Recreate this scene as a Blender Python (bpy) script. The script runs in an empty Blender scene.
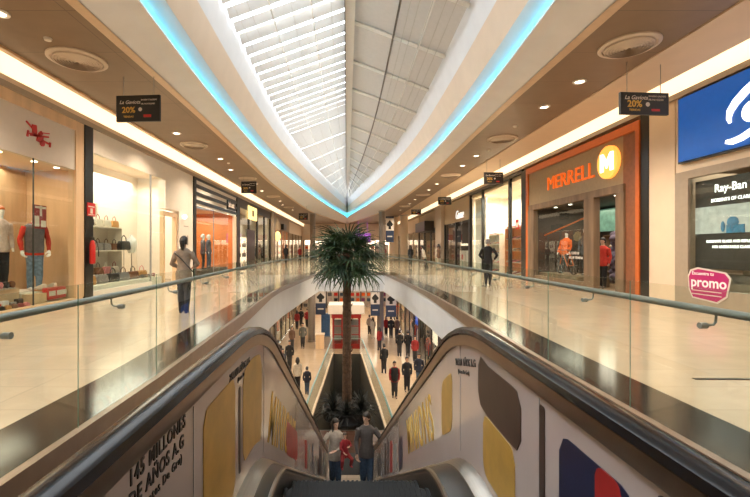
import bpy, bmesh, math, random
from mathutils import Vector, Matrix
S = bpy.context.scene
C = S.collection
R = math.radians
PI = math.pi
F = 415.0          # focal length in pixels of the 750-wide frame
EYE = 1.4          # eye height over the upper floor
LOW = -5.8         # lower mall floor

# ------------------------------------------------------------------ camera
cam = bpy.data.cameras.new('camera'); co = bpy.data.objects.new('camera', cam); C.objects.link(co)
co.location = (0, 0, EYE); co.rotation_euler = (R(90), 0, 0)
cam.sensor_width = 36; cam.lens = F/750*36
cam.shift_x = (375-347)/750; cam.shift_y = 0.0
cam.clip_start = .05; cam.clip_end = 300
S.camera = co
# ------------------------------------------------------------------ world and exposure
w = bpy.data.worlds.new('overcast_sky'); S.world = w; w.use_nodes = True
bg = w.node_tree.nodes['Background']; bg.inputs[0].default_value = (.93, .97, 1, 1); bg.inputs[1].default_value = 6.5
S.view_settings.view_transform = 'Standard'; S.view_settings.look = 'None'
S.view_settings.gamma = 1; S.view_settings.use_curve_mapping = False
S.view_settings.exposure = 0.45
try:
    S.cycles.max_bounces = 8; S.cycles.transparent_max_bounces = 24; S.cycles.use_denoising = True
    S.cycles.sample_clamp_indirect = 6; S.cycles.caustics_reflective = False; S.cycles.caustics_refractive = False
except Exception: pass
K_DOWN = 22        # watts of a ceiling downlight
K_SHOP = 1.0       # factor of the shop lights
K_LOW = 1.0

def area(name, loc, sx, sy, watt, col=(1, .78, .52), rot=(0, 0, 0), parent=None, spread=180):
    l = bpy.data.lights.new(name, 'AREA'); l.shape = 'RECTANGLE'; l.size = sx; l.size_y = sy
    l.energy = watt; l.color = col; l.spread = R(spread)
    o = bpy.data.objects.new(name, l); C.objects.link(o); o.location = loc; o.rotation_euler = rot
    if parent: o.parent = parent
    return o
# shop ceiling lamps (inside the shops, under their ceilings)
WARM = (1, .86, .68)
for (x, y, z, sx, sy, p) in [(-8.4, 7.5, 3.35, 1.6, 5.5, 130), (-8.6, 15.3, 4.3, 2.2, 6.5, 230), (-8.8, 23, 3.4, 2.6, 6, 230),
                             (-8.4, 32, 3.4, 2, 9, 110), (-8.4, 44, 3.4, 2, 10, 130),
                             (8.9, 8, 3.2, 1, 4, 40), (9.6, 14.6, 2.95, 2.4, 5.6, 120), (9.0, 22.6, 4.4, 1.6, 7, 560),
                             (9.2, 30, 3.2, 2, 5, 70), (9.2, 40, 3.4, 2, 9, 90), (9.2, 52, 3.4, 2, 9, 120)]:
    area('shop_ceiling_light', (x, y, z), sx, sy, p*K_SHOP, (1, .92, .79) if p in (230, 560) else WARM)
# lower mall ceiling lamps
for (x, y, z, sx, sy, p) in [(-4.2, 22, -1.3, 1.2, 10, 300), (4.2, 22, -1.3, 1.2, 10, 300), (0, 29, -1.3, 5, 6, 200), (0, 42, -1.3, 8, 10, 600),
                             (-4.6, 8, -1.3, 1.2, 8, 12), (4.6, 8, -1.3, 1.2, 8, 12)]:
    area('lower_ceiling_light', (x, y, z), sx, sy, p*K_LOW, WARM)
area('far_hall_light', (0, 56, 5.0), 10, 14, 420, WARM)

# ------------------------------------------------------------------ materials
MATS = {}
def mat(name, col, rough=.5, metal=0, emit=None, es=0, noise=0, nscale=8, bump=0, coat=0, trans=0, stretch=None, spec=.5):
    if name in MATS: return MATS[name]
    m = bpy.data.materials.new(name); m.use_nodes = True
    nt = m.node_tree; b = nt.nodes['Principled BSDF']
    b.inputs['Base Color'].default_value = (*col, 1); b.inputs['Roughness'].default_value = rough
    b.inputs['Metallic'].default_value = metal; b.inputs['Coat Weight'].default_value = coat
    b.inputs['Specular IOR Level'].default_value = spec
    if emit: b.inputs['Emission Color'].default_value = (*emit, 1); b.inputs['Emission Strength'].default_value = es
    if noise or bump:
        tc = nt.nodes.new('ShaderNodeTexCoord'); n = nt.nodes.new('ShaderNodeTexNoise')
        n.inputs['Scale'].default_value = nscale; n.inputs['Detail'].default_value = 5
        src = tc.outputs['Object']
        if stretch:
            mp = nt.nodes.new('ShaderNodeMapping'); mp.inputs['Scale'].default_value = stretch
            nt.links.new(src, mp.inputs[0]); src = mp.outputs[0]
        nt.links.new(src, n.inputs['Vector'])
        if noise:
            r = nt.nodes.new('ShaderNodeValToRGB')
            r.color_ramp.elements[0].position = .3; r.color_ramp.elements[1].position = .7
            r.color_ramp.elements[0].color = tuple(max(0, c*(1-noise)) for c in col)+(1,)
            r.color_ramp.elements[1].color = tuple(min(1, c*(1+noise)) for c in col)+(1,)
            nt.links.new(n.outputs[0], r.inputs[0]); nt.links.new(r.outputs[0], b.inputs['Base Color'])
        if bump:
            bp = nt.nodes.new('ShaderNodeBump'); bp.inputs['Strength'].default_value = bump; bp.inputs['Distance'].default_value = .02
            nt.links.new(n.outputs[0], bp.inputs['Height']); nt.links.new(bp.outputs[0], b.inputs['Normal'])
    MATS[name] = m
    return m
def glass(name, tint=(.93, .97, .95), refl=.10, rough=.0):
    if name in MATS: return MATS[name]
    m = bpy.data.materials.new(name); m.use_nodes = True; nt = m.node_tree
    nt.nodes.clear()
    o = nt.nodes.new('ShaderNodeOutputMaterial'); t = nt.nodes.new('ShaderNodeBsdfTransparent'); g = nt.nodes.new('ShaderNodeBsdfGlossy')
    t.inputs[0].default_value = (*tint, 1); g.inputs['Roughness'].default_value = rough
    mx = nt.nodes.new('ShaderNodeMixShader'); f = nt.nodes.new('ShaderNodeFresnel'); f.inputs[0].default_value = 1.45
    ad = nt.nodes.new('ShaderNodeMath'); ad.operation = 'MULTIPLY'; ad.inputs[1].default_value = refl*10
    ge = nt.nodes.new('ShaderNodeNewGeometry'); iv = nt.nodes.new('ShaderNodeMath'); iv.operation = 'SUBTRACT'; iv.inputs[0].default_value = 1
    m2 = nt.nodes.new('ShaderNodeMath'); m2.operation = 'MULTIPLY'; m2.use_clamp = True
    nt.links.new(ge.outputs['Backfacing'], iv.inputs[1]); nt.links.new(iv.outputs[0], m2.inputs[1])
    nt.links.new(f.outputs[0], ad.inputs[0]); nt.links.new(ad.outputs[0], m2.inputs[0]); nt.links.new(m2.outputs[0], mx.inputs[0])
    nt.links.new(t.outputs[0], mx.inputs[1]); nt.links.new(g.outputs[0], mx.inputs[2]); nt.links.new(mx.outputs[0], o.inputs[0])
    MATS[name] = m
    return m
def tiles(name, col, grout, rough, sx, sy, gw=.006, var=.05, offset=0, spec=.5):
    if name in MATS: return MATS[name]
    m = bpy.data.materials.new(name); m.use_nodes = True; nt = m.node_tree; b = nt.nodes['Principled BSDF']
    tc = nt.nodes.new('ShaderNodeTexCoord'); br = nt.nodes.new('ShaderNodeTexBrick')
    br.offset = offset; br.inputs['Scale'].default_value = 1; br.inputs['Brick Width'].default_value = sx; br.inputs['Row Height'].default_value = sy
    br.inputs['Mortar Size'].default_value = gw; br.inputs['Color1'].default_value = tuple(c*(1-var) for c in col)+(1,)
    br.inputs['Color2'].default_value = tuple(min(1, c*(1+var)) for c in col)+(1,); br.inputs['Mortar'].default_value = (*grout, 1)
    n = nt.nodes.new('ShaderNodeTexNoise'); n.inputs['Scale'].default_value = 3; n.inputs['Detail'].default_value = 6
    mx = nt.nodes.new('ShaderNodeMix'); mx.data_type = 'RGBA'; mx.blend_type = 'MULTIPLY'; mx.inputs[0].default_value = .25
    nt.links.new(tc.outputs['Object'], br.inputs['Vector']); nt.links.new(tc.outputs['Object'], n.inputs['Vector'])
    nt.links.new(br.outputs['Color'], mx.inputs[6]); nt.links.new(n.outputs[0], mx.inputs[7])
    nt.links.new(mx.outputs[2], b.inputs['Base Color']); b.inputs['Roughness'].default_value = rough
    b.inputs['Specular IOR Level'].default_value = spec
    MATS[name] = m
    return m

m_floor = tiles('polished_beige_tile', (.66, .52, .37), (.45, .35, .25), .13, 1.2, .6, .004, .03)
m_floor_dark = tiles('polished_dark_granite', (.045, .036, .028), (.03, .025, .02), .12, 1.2, .6, .004, .1, spec=.32)
m_lowfloor = tiles('lower_cream_tile', (.52, .38, .25), (.33, .25, .17), .16, 1.2, .6, .006, .04)
m_landing = tiles('brown_granite', (.11, .05, .032), (.05, .03, .02), .22, .6, .6, .008, .15)
m_brown = tiles('brown_metal_ceiling', (.28, .195, .125), (.13, .09, .06), .42, 2.2, 1.45, .006, .04)
m_white = mat('white_plaster', (.76, .77, .79), .55, noise=.03, nscale=2)
m_white2 = mat('grey_white_plaster', (.80, .82, .86), .5, noise=.03, nscale=2)
m_beige = mat('peach_plaster', (.74, .60, .46), .6, noise=.03, nscale=2)
m_cream = mat('cream_plaster', (.74, .57, .40), .6, noise=.03, nscale=2)
m_trim = mat('bronze_trim', (.70, .53, .37), .35, .1, noise=.05)
m_tan = mat('tan_wood', (.72, .49, .29), .4, noise=.12, nscale=4, stretch=(1, 1, .12))
m_cyan = mat('cyan_led', (.1, .5, .6), .5, emit=(.055, .62, .86), es=9)
m_cove = mat('warm_cove_wash_glow', (1, .9, .7), .5, emit=(1, .80, .53), es=1.0)  # emission stands in for the cove strip plus the wall it washes
m_lamp = mat('lamp_disc', (1, 1, 1), .5, emit=(1, .88, .68), es=6)
m_lampring = mat('lamp_ring_white', (.8, .75, .68), .4, noise=.02)
m_vent = mat('vent_cream', (.66, .55, .44), .4, noise=.03)
m_dark = mat('matte_black', (.012, .011, .010), .45, noise=.2)
m_blackf = mat('black_frame', (.014, .012, .010), .3, noise=.2)
m_steel = mat('brushed_steel', (.40, .37, .33), .28, 1, noise=.08, nscale=5, stretch=(30, 1, 1))
m_steeld = mat('dark_steel', (.16, .145, .125), .32, 1, noise=.1)
m_deck = mat('bronze_steel_deck', (.40, .33, .28), .36, 1, noise=.08, nscale=6)
m_rail = mat('satin_grey_rail', (.27, .29, .275), .4, .4, noise=.06)
m_rubber = mat('black_rubber', (.007, .007, .009), .19, noise=.2, spec=.35)
m_glass = glass('clear_glass')
m_rglass = glass('railing_glass', (.92, .945, .92), .065)
m_gedge = mat('green_glass_edge', (.10, .22, .17), .15, noise=.05)
m_jamb = mat('joint_seal', (.02, .025, .02), .3, noise=.1)
m_sky = glass('skylight_glass', (.97, .99, 1), .05)
m_louver = mat('white_louver', (.66, .66, .65), .5, noise=.02)
m_roofp = mat('roof_panel_white', (.60, .585, .565), .5, noise=.03)
m_beam = mat('cream_steel_beam', (.80, .78, .73), .4, noise=.03)
m_wire = mat('steel_wire', (.5, .48, .44), .3, .5, noise=.02)

def translucent(m, col, fac):
    nt = m.node_tree; b = nt.nodes['Principled BSDF']; o = nt.nodes['Material Output']
    t = nt.nodes.new('ShaderNodeBsdfTranslucent'); t.inputs[0].default_value = (*col, 1); mx = nt.nodes.new('ShaderNodeMixShader'); mx.inputs[0].default_value = fac
    nt.links.new(b.outputs[0], mx.inputs[1]); nt.links.new(t.outputs[0], mx.inputs[2]); nt.links.new(mx.outputs[0], o.inputs[0])
translucent(m_louver, (.8, .8, .8), .045); translucent(m_roofp, (.8, .76, .7), .012)  # translucency added so sky light brightens the louvers and roof panels
# ------------------------------------------------------------------ mesh builder
class MB:
    def __init__(s): s.v = []; s.f = []; s.mi = []; s.cur = 0; s.T = None
    def m(s, i): s.cur = i; return s
    def add(s, vs, fs):
        n = len(s.v)
        for p in vs:
            p = Vector(p)
            if s.T is not None: p = s.T @ p
            s.v.append(p)
        for f in fs: s.f.append(tuple(n+i for i in f)); s.mi.append(s.cur)
        return s
    def box(s, a, b):
        x0, x1 = sorted((a[0], b[0])); y0, y1 = sorted((a[1], b[1])); z0, z1 = sorted((a[2], b[2]))
        return s.add([(x0, y0, z0), (x1, y0, z0), (x1, y1, z0), (x0, y1, z0), (x0, y0, z1), (x1, y0, z1), (x1, y1, z1), (x0, y1, z1)],
                     [(0, 3, 2, 1), (4, 5, 6, 7), (0, 1, 5, 4), (1, 2, 6, 5), (2, 3, 7, 6), (3, 0, 4, 7)])
    def quad(s, a, b, c, d): return s.add([a, b, c, d], [(0, 1, 2, 3)])
    def prism(s, poly, axis, lo, hi):
        """poly of 2-D points; axis 0/1/2 is the extruded axis"""
        def P(p, h):
            if axis == 0: return (h, p[0], p[1])
            if axis == 1: return (p[0], h, p[1])
            return (p[0], p[1], h)
        n = len(poly)
        return s.add([P(p, lo) for p in poly]+[P(p, hi) for p in poly],
                     [tuple(range(n))[::-1], tuple(range(n, 2*n))]+[(i, (i+1) % n, n+(i+1) % n, n+i) for i in range(n)])
    def loft(s, rings, closed=True, cap=True):
        n = len(rings[0]); vs = [p for r in rings for p in r]; fs = []
        for k in range(len(rings)-1):
            for i in range(n if closed else n-1):
                j = (i+1) % n
                fs.append((k*n+i, k*n+j, (k+1)*n+j, (k+1)*n+i))
        if cap and closed:
            fs.append(tuple(range(n))[::-1]); b = (len(rings)-1)*n; fs.append(tuple(b+i for i in range(n)))
        return s.add(vs, fs)
    def tube(s, pts, r, n=8, cap=True, flat=1.0):
        pts = [Vector(p) for p in pts]
        rs = r if isinstance(r, (list, tuple)) else [r]*len(pts)
        rings = []; up = None
        for i, p in enumerate(pts):
            t = (pts[min(i+1, len(pts)-1)]-pts[max(i-1, 0)])
            if t.length < 1e-9: t = Vector((0, 0, 1))
            t.normalize()
            if up is None:
                up = Vector((0, 0, 1)) if abs(t.z) < .9 else Vector((0, 1, 0))
            side = t.cross(up)
            if side.length < 1e-6: side = t.cross(Vector((1, 0, 0)))
            side.normalize(); up2 = side.cross(t).normalized(); up = up2
            rings.append([p+side*(math.cos(a)*rs[i])+up2*(math.sin(a)*rs[i]*flat) for a in [2*PI*k/n for k in range(n)]])
        return s.loft(rings, True, cap)
    def cyl(s, c, r, h, n=16, r2=None, axis=2):
        r2 = r if r2 is None else r2
        def P(a, rr, hh):
            u, v = math.cos(a)*rr, math.sin(a)*rr
            if axis == 2: return (c[0]+u, c[1]+v, c[2]+hh)
            if axis == 0: return (c[0]+hh, c[1]+u, c[2]+v)
            return (c[0]+u, c[1]+hh, c[2]+v)
        return s.loft([[P(2*PI*i/n, r, 0) for i in range(n)], [P(2*PI*i/n, r2, h) for i in range(n)]])
    def lathe(s, c, prof, n=20):
        return s.loft([[(c[0]+math.cos(2*PI*i/n)*r, c[1]+math.sin(2*PI*i/n)*r, c[2]+z) for i in range(n)] for r, z in prof])
    def ball(s, c, r, n=10, m=7):
        r = r if isinstance(r, (tuple, list)) else (r, r, r)
        rings = []
        for k in range(m+1):
            t = PI*(k+.02)/(m+.04)
            rings.append([(c[0]+math.sin(t)*math.cos(2*PI*i/n)*r[0], c[1]+math.sin(t)*math.sin(2*PI*i/n)*r[1], c[2]-math.cos(t)*r[2]) for i in range(n)])
        return s.loft(rings)
    def build(s, name, mats, parent=None, smooth=False, bevel=0, world=False, fix=True):
        """linked as ONE mesh object. With parent: points are parent-local unless world."""
        me = bpy.data.meshes.new(name)
        vs = s.v
        off = Vector((0, 0, 0)); mi = None
        if parent is None and vs:
            xs = [v.x for v in vs]; ys = [v.y for v in vs]; zs = [v.z for v in vs]
            off = Vector(((min(xs)+max(xs))/2, (min(ys)+max(ys))/2, min(zs))); vs = [v-off for v in vs]
        elif parent is not None and world:
            M_ = chain_matrix(parent).inverted(); vs = [M_ @ v for v in vs]
        me.from_pydata([tuple(v) for v in vs], [], s.f)
        mats = mats if isinstance(mats, (list, tuple)) else [mats]
        for m_ in mats: me.materials.append(m_)
        for p, k in zip(me.polygons, s.mi): p.material_index = min(k, len(mats)-1)
        if fix:
            bm = bmesh.new(); bm.from_mesh(me); bmesh.ops.recalc_face_normals(bm, faces=bm.faces); bm.to_mesh(me); bm.free()
        if smooth:
            for p in me.polygons: p.use_smooth = True
            try: me.set_sharp_from_angle(angle=R(40))
            except Exception: pass
        me.update()
        o = bpy.data.objects.new(name, me); C.objects.link(o); o.location = off
        if parent is not None: o.parent = parent
        if bevel:
            b = o.modifiers.new('bevel', 'BEVEL'); b.width = bevel; b.segments = 2; b.limit_method = 'ANGLE'
        return o
def chain_matrix(o):
    M_ = o.matrix_basis.copy()
    while o.parent: o = o.parent; M_ = o.matrix_basis @ M_
    return M_
def tag(o, label=None, cat=None, group=None, kind=None):
    if label: o['label'] = label
    if cat: o['category'] = cat
    if group: o['group'] = group
    if kind: o['kind'] = kind
    return o
def struct(o): o['kind'] = 'structure'; return o
def thing(name, label, cat, loc=(0, 0, 0), rz=0, group=None):
    o = bpy.data.objects.new(name, None); C.objects.link(o); o.location = loc; o.rotation_euler = (0, 0, rz)
    o.empty_display_size = .1
    return tag(o, label, cat, group)
def copy_tree(o, parent=None):
    c = o.copy(); C.objects.link(c)
    if parent is not None: c.parent = parent
    for ch in [x for x in ALLCH(o)]: copy_tree(ch, c)
    return c
def ALLCH(o): return [x for x in C.objects if x.parent == o]
def interp(tab, y):
    if y <= tab[0][0]: return tab[0][1]
    for (a, b), (c, d) in zip(tab, tab[1:]):
        if y <= c:
            t = (y-a)/(c-a); return b+(d-b)*t
    return tab[-1][1]
def sinterp(tab, y):   # smoothed
    return sum(interp(tab, y+d)*k for d, k in ((-2, .15), (-1, .2), (0, .3), (1, .2), (2, .15)))
SPACING = [1.0]
def text_mesh(body, size, depth=.01, bold=.0, align='LEFT', shear=0, width=1.0):
    cu = bpy.data.curves.new('lettering', 'FONT'); cu.body = body; cu.size = size; cu.extrude = depth/2; cu.offset = bold
    cu.align_x = align; cu.space_character = SPACING[0]; cu.shear = shear; cu.resolution_u = 3
    t = bpy.data.objects.new('lettering', cu); C.objects.link(t)
    bpy.context.view_layer.update()
    dg = bpy.context.evaluated_depsgraph_get(); me = bpy.data.meshes.new_from_object(t.evaluated_get(dg))
    bpy.data.objects.remove(t, do_unlink=True)
    for v in me.vertices: v.co.x *= width
    return me
def text(name, body, size, M4, m, parent=None, depth=.01, bold=0, align='LEFT', shear=0, width=1.0):
    """M4 maps text plane (x right, y up, z towards reader) to the world"""
    me = text_mesh(body, size, depth, bold, align, shear, width)
    if parent is not None: me.transform(chain_matrix(parent).inverted() @ M4)
    else: me.transform(M4)
    me.materials.clear(); me.materials.append(m)
    o = bpy.data.objects.new(name, me); C.objects.link(o)
    if parent is not None: o.parent = parent
    return o
def frame(origin, right, up):
    r = Vector(right).normalized(); u = Vector(up).normalized(); n = r.cross(u)
    return Matrix(((r.x, u.x, n.x, origin[0]), (r.y, u.y, n.y, origin[1]), (r.z, u.z, n.z, origin[2]), (0, 0, 0, 1)))
def LW(x, y, z): return frame((x, y, z), (0, 1, 0), (0, 0, 1))      # on a left wall, facing +X
def RW(x, y, z): return frame((x, y, z), (0, -1, 0), (0, 0, 1))     # on a right wall, facing -X
def FW(x, y, z): return frame((x, y, z), (1, 0, 0), (0, 0, 1))      # facing the camera

# ================================================================== structure
XL, XR = -7.0, 7.9
YB, YE = -12.0, 72.0
ZC = 5.3
VL = [(-12, 2.06), (4.5, 2.06), (9.4, 2.26), (13, 2.40), (15, 2.36), (19, 2.05), (24, 1.62)]
VR = [(-12, 2.45), (5, 2.45), (9.4, 2.57), (13, 2.60), (18, 2.45), (24, 2.12)]
YV = 24.0
def vl(y): return -interp(VL, y)
def vr(y): return interp(VR, y)
ys = [-12, -6, 0, 2, 3.2, 4.5, 5.8, 7, 8.2, 9.4, 10.6, 11.8, 13, 14, 15, 16, 17, 18, 19, 20, 21, 22, 23, 24]
# upper floor
mb = MB()
for fn, x1, s in ((vl, XL, -1), (vr, XR, 1)):
    for a, b in zip(ys, ys[1:]):
        mb.quad((fn(a)+s*.62, a, 0), (fn(b)+s*.62, b, 0), (x1+s*3.5, b, 0), (x1+s*3.5, a, 0))
mb.quad((XL-3.5, 24.6, 0), (XR+3.5, 24.6, 0), (XR+3.5, YE, 0), (XL-3.5, YE, 0))
mb.quad((XL-3.5, 24, 0), (vl(24)-.62, 24, 0), (vl(24)-.62, 24.6, 0), (XL-3.5, 24.6, 0))
mb.quad((XR+3.5, 24, 0), (vr(24)+.62, 24, 0), (vr(24)+.62, 24.6, 0), (XR+3.5, 24.6, 0))
struct(mb.build('floor', m_floor, fix=False))
for p in bpy.data.objects['floor'].data.polygons: pass
mb = MB()
for fn, s in ((vl, -1), (vr, 1)):
    for a, b in zip(ys, ys[1:]):
        mb.quad((fn(a), a, 0), (fn(b), b, 0), (fn(b)+s*.62, b, 0), (fn(a)+s*.62, a, 0))
mb.quad((vl(24)-.62, 24, 0), (vr(24)+.62, 24, 0), (vr(24)+.62, 24.6, 0), (vl(24)-.62, 24.6, 0))
struct(mb.build('floor_border', m_floor_dark, fix=False))
# landing in front of the escalator (around it)
mb = MB(); mb.box((vl(0), YB, -.3), (-.86, 1.9, -.002)); mb.box((1.02, YB, -.3), (vr(0), 1.9, -.002)); mb.box((-.86, YB, -.3), (1.02, -.9, -.002))
struct(mb.build('floor_landing', m_deck))
# fascia and lower soffit
def fas(fn, s, name):
    mb = MB()
    prof = lambda y: [(fn(y)-s*.0, 0.0), (fn(y)-s*.03, -.0), (fn(y)-s*.03, -.16), (fn(y), -.16), (fn(y), -1.08)]
    rings = [[(x, y, z) for x, z in prof(y)] for y in ys]
    mb.loft(rings, False)
    return struct(mb.build(name, m_white, fix=True))
fas(vl, -1, 'trim_1'); fas(vr, 1, 'trim_2')
mb = MB()
for fn, s in ((vl, -1), (vr, 1)):
    rings = [[(fn(y)-s*.035, y, .012), (fn(y)-s*.035, y, -interp([(0, .28), (9, .24), (14, .14), (24, .12)], y)), ] for y in ys]
    mb.loft(rings, False)
    mb.loft([[(fn(y)-s*.035, y, .012), (fn(y)+s*.035, y, .012), (fn(y)+s*.035, y, 0)] for y in ys], False)
mb.box((vl(24)-.05, 23.97, -.13), (vr(24)+.05, 24.08, .05))
struct(mb.build('trim_3', m_deck))
mb = MB(); mb.box((vl(24), 24.0, -1.08), (vr(24), 24.3, -.01)); struct(mb.build('trim_4', m_white))
mb = MB()
for fn, s, x1 in ((vl, -1, -9), (vr, 1, 9)):
    for a, b in zip(ys, ys[1:]): mb.quad((fn(a), a, -1.08), (fn(b), b, -1.08), (x1, b, -1.08), (x1, a, -1.08))
mb.quad((-9, 24, -1.08), (9, 24, -1.08), (9, 62, -1.08), (-9, 62, -1.08))
struct(mb.build('ceiling_lower', m_white, fix=False))
# lower floor with its void
LV = [(15.2, 1.55), (19, 1.40), (22, 1.22), (28.4, .92)]
lys = [15.2, 17, 19, 20.5, 22, 24, 26, 28.4]
mb = MB()
mb.quad((-9, -12, LOW), (9, -12, LOW), (9, 13.4, LOW), (-9, 13.4, LOW))
mb.quad((-9, 28.4, LOW), (9, 28.4, LOW), (9, 62, LOW), (-9, 62, LOW))
for s in (-1, 1):
    mb.quad((s*1.55, 13.4, LOW), (s*9, 13.4, LOW), (s*9, 15.2, LOW), (s*1.55, 15.2, LOW))
    for a, b in zip(lys, lys[1:]):
        mb.quad((s*interp(LV, a), a, LOW), (s*interp(LV, b), b, LOW), (s*9, b, LOW), (s*9, a, LOW))
struct(mb.build('floor_lower', m_lowfloor, fix=False))
mb = MB(); mb.quad((-1.55, 13.4, LOW), (1.55, 13.4, LOW), (1.55, 16.4, LOW), (-1.55, 16.4, LOW))
struct(mb.build('floor_escalator_foot', m_landing, fix=False))
mb = MB()
for s in (-1, 1):
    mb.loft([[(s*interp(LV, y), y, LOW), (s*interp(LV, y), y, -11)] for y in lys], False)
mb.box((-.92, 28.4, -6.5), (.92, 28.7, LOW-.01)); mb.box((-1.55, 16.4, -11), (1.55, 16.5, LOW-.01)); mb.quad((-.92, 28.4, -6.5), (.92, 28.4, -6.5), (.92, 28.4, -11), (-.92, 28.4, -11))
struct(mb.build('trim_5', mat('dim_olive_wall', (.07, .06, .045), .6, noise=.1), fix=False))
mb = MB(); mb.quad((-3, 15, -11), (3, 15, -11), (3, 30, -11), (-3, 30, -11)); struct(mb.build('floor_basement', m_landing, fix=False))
# lower walls (shop fronts are set against them)
mb = MB(); mb.box((-6.2, -12, LOW), (-6.0, 62, -1.08)); struct(mb.build('wall_lower_left', m_cream))
mb = MB(); mb.box((5.6, -12, LOW), (5.8, 62, -1.08)); struct(mb.build('wall_lower_right', m_cream))
mb = MB(); mb.box((-9, 55, LOW), (9, 55.2, -1.08)); struct(mb.build('wall_lower_end', m_cream))
mb = MB(); mb.box((-9, -12.2, LOW), (9, -12, -1.08)); struct(mb.build('wall_lower_back', m_cream))
# shell closing the upper floor
mb = MB(); mb.box((-11.2, YB-.3, -.5), (12, YB, 9)); struct(mb.build('wall_back', m_cream))
mb = MB(); mb.box((-11.2, YE, -.5), (12, YE+.3, 9)); struct(mb.build('wall_end', m_cream))
mb = MB(); mb.box((-10.6, YB, -.2), (-10.4, YE, 9)); struct(mb.build('wall_left', m_cream))
mb = MB(); mb.box((11.3, YB, -.2), (11.5, YE, 9)); struct(mb.build('wall_right', m_cream))

# ---------------- ceiling
E = [(-12, 4.35), (7, 4.42), (12, 4.40), (17, 4.5), (24, 4.65), (32, 4.45), (39, 4.2), (45, 3.8), (55, 2.1), (66, 0), (80, 0)]
L = [(-12, 3.2), (4, 3.3), (7.2, 3.45), (9.6, 3.6), (13.7, 3.68), (18, 3.68), (22, 3.5), (30, 2.85), (36, 2.25), (41, 1.7), (47, .9), (54, 0), (80, 0)]
SK = [(-12, 2.8), (6, 2.92), (10, 2.98), (14, 3.05), (19, 3.05), (24, 2.82), (29, 2.42), (35, 1.75), (41, 1.05), (51, 0), (80, 0)]
cy = [YB+i*1.5 for i in range(int((YE-YB)/1.5)+1)]+[YE]
def e_(y): return sinterp(E, y)
def l_(y): return min(sinterp(L, y), max(0, e_(y)-.3))
def s_(y): return min(sinterp(SK, y), max(0, l_(y)-.05))
def strip(name, fa, fb, m, both=True, y0=YB, y1=YE, side=0):
    mb = MB()
    yy = [y for y in cy if y0 <= y <= y1]
    for s in ((-1, 1) if not side else (side,)):
        mb.loft([[(s*fa(y)[0], y, EYE+fa(y)[1]), (s*fb(y)[0], y, EYE+fb(y)[1])] for y in yy], False)
    return struct(mb.build(name, m, fix=False))
# brown metal ceiling panels, beige margin on the right
mb = MB()
for s, xo in ((-1, 6.62), (1, 6.2)):
    mb.loft([[(s*e_(y), y, ZC), (s*xo, y, ZC)] for y in cy], False)
struct(mb.build('ceiling_brown', m_brown, fix=False))
mb = MB(); mb.box((-6.74, YB, ZC-.05), (-6.62, YE, ZC+.05)); struct(mb.build('trim_6', m_tan))
mb = MB(); mb.box((6.2, YB, ZC-.03), (7.42, YE, ZC+.03)); struct(mb.build('ceiling_margin', m_cream))
mb = MB(); mb.quad((-6.74, YB, ZC+.0), (-6.74, YE, ZC+.0), (-7.0, YE, 4.96), (-7.0, YB, 4.96)); struct(mb.build('trim_7', m_cove, fix=False))  # sloping glow surface in place of the light-washed upper wall
mb = MB(); mb.quad((7.42, YB, ZC+.0), (7.42, YE, ZC+.0), (7.9, YE, 5.10), (7.9, YB, 5.10)); struct(mb.build('trim_8', m_cove, fix=False))  # right side: glow surface for cove strip and wall wash
strip('trim_9', lambda y: (e_(y), 3.88), lambda y: (max(0, e_(y)-.2), 3.88), m_trim)
strip('trim_10', lambda y: (e_(y), 3.88), lambda y: (e_(y), 3.92), m_trim)
strip('ceiling_soffit', lambda y: (max(0, e_(y)-.2), 3.90), lambda y: (l_(y), 4.10), m_white2)
strip('trim_11', lambda y: (l_(y), 4.10), lambda y: (l_(y)+.02, 4.16), m_white)
strip('trim_18', lambda y: (l_(y)+.02, 4.13), lambda y: (l_(y)+.34, 4.13), m_white)
strip('trim_12', lambda y: (l_(y)+.12, 4.145), lambda y: (l_(y)+.19, 4.145), m_cyan)
strip('ceiling_cove_back', lambda y: (l_(y)+.34, 4.13), lambda y: (l_(y)+.30, 4.22), m_white)
strip('ceiling_cove_curve', lambda y: (l_(y)+.30, 4.22), lambda y: (max(0, l_(y)-.17), 4.52), m_white)
strip('ceiling_vault', lambda y: (max(0, l_(y)-.17), 4.52), lambda y: (max(0, (l_(y)-.2+s_(y))/2), 5.22), m_beige)
strip('ceiling_vault_edge', lambda y: (max(0, (l_(y)-.2+s_(y))/2), 5.22), lambda y: (s_(y), 6.0), m_white)
# roof shell above so that daylight enters through the skylight only
RX = .09
def roof_pt(s, y, t):     # t 0 at eave, 1 at ridge
    x0 = s*s_(y); return (x0+(RX-x0)*t, y, EYE+6.0+t*1.12)
mb = MB()
for s in (-1, 1):
    mb.loft([[(s*(s_(y)), y, EYE+6.0), (s*(s_(y)+.1), y, EYE+6.2), (s*13, y, EYE+6.2)] for y in cy], False)
mb.quad((-13, 50, EYE+7.3), (13, 50, EYE+7.3), (13, YE, EYE+7.3), (-13, YE, EYE+7.3))
struct(mb.build('ceiling_roof_deck', m_white2, fix=False))
syy = [y for y in cy if y <= 52]
sky = MB(); sky.loft([[roof_pt(-1, y, 0), roof_pt(-1, y, 1)] for y in syy], False)
sk = struct(sky.build('window_1', m_sky, fix=False))
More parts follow.
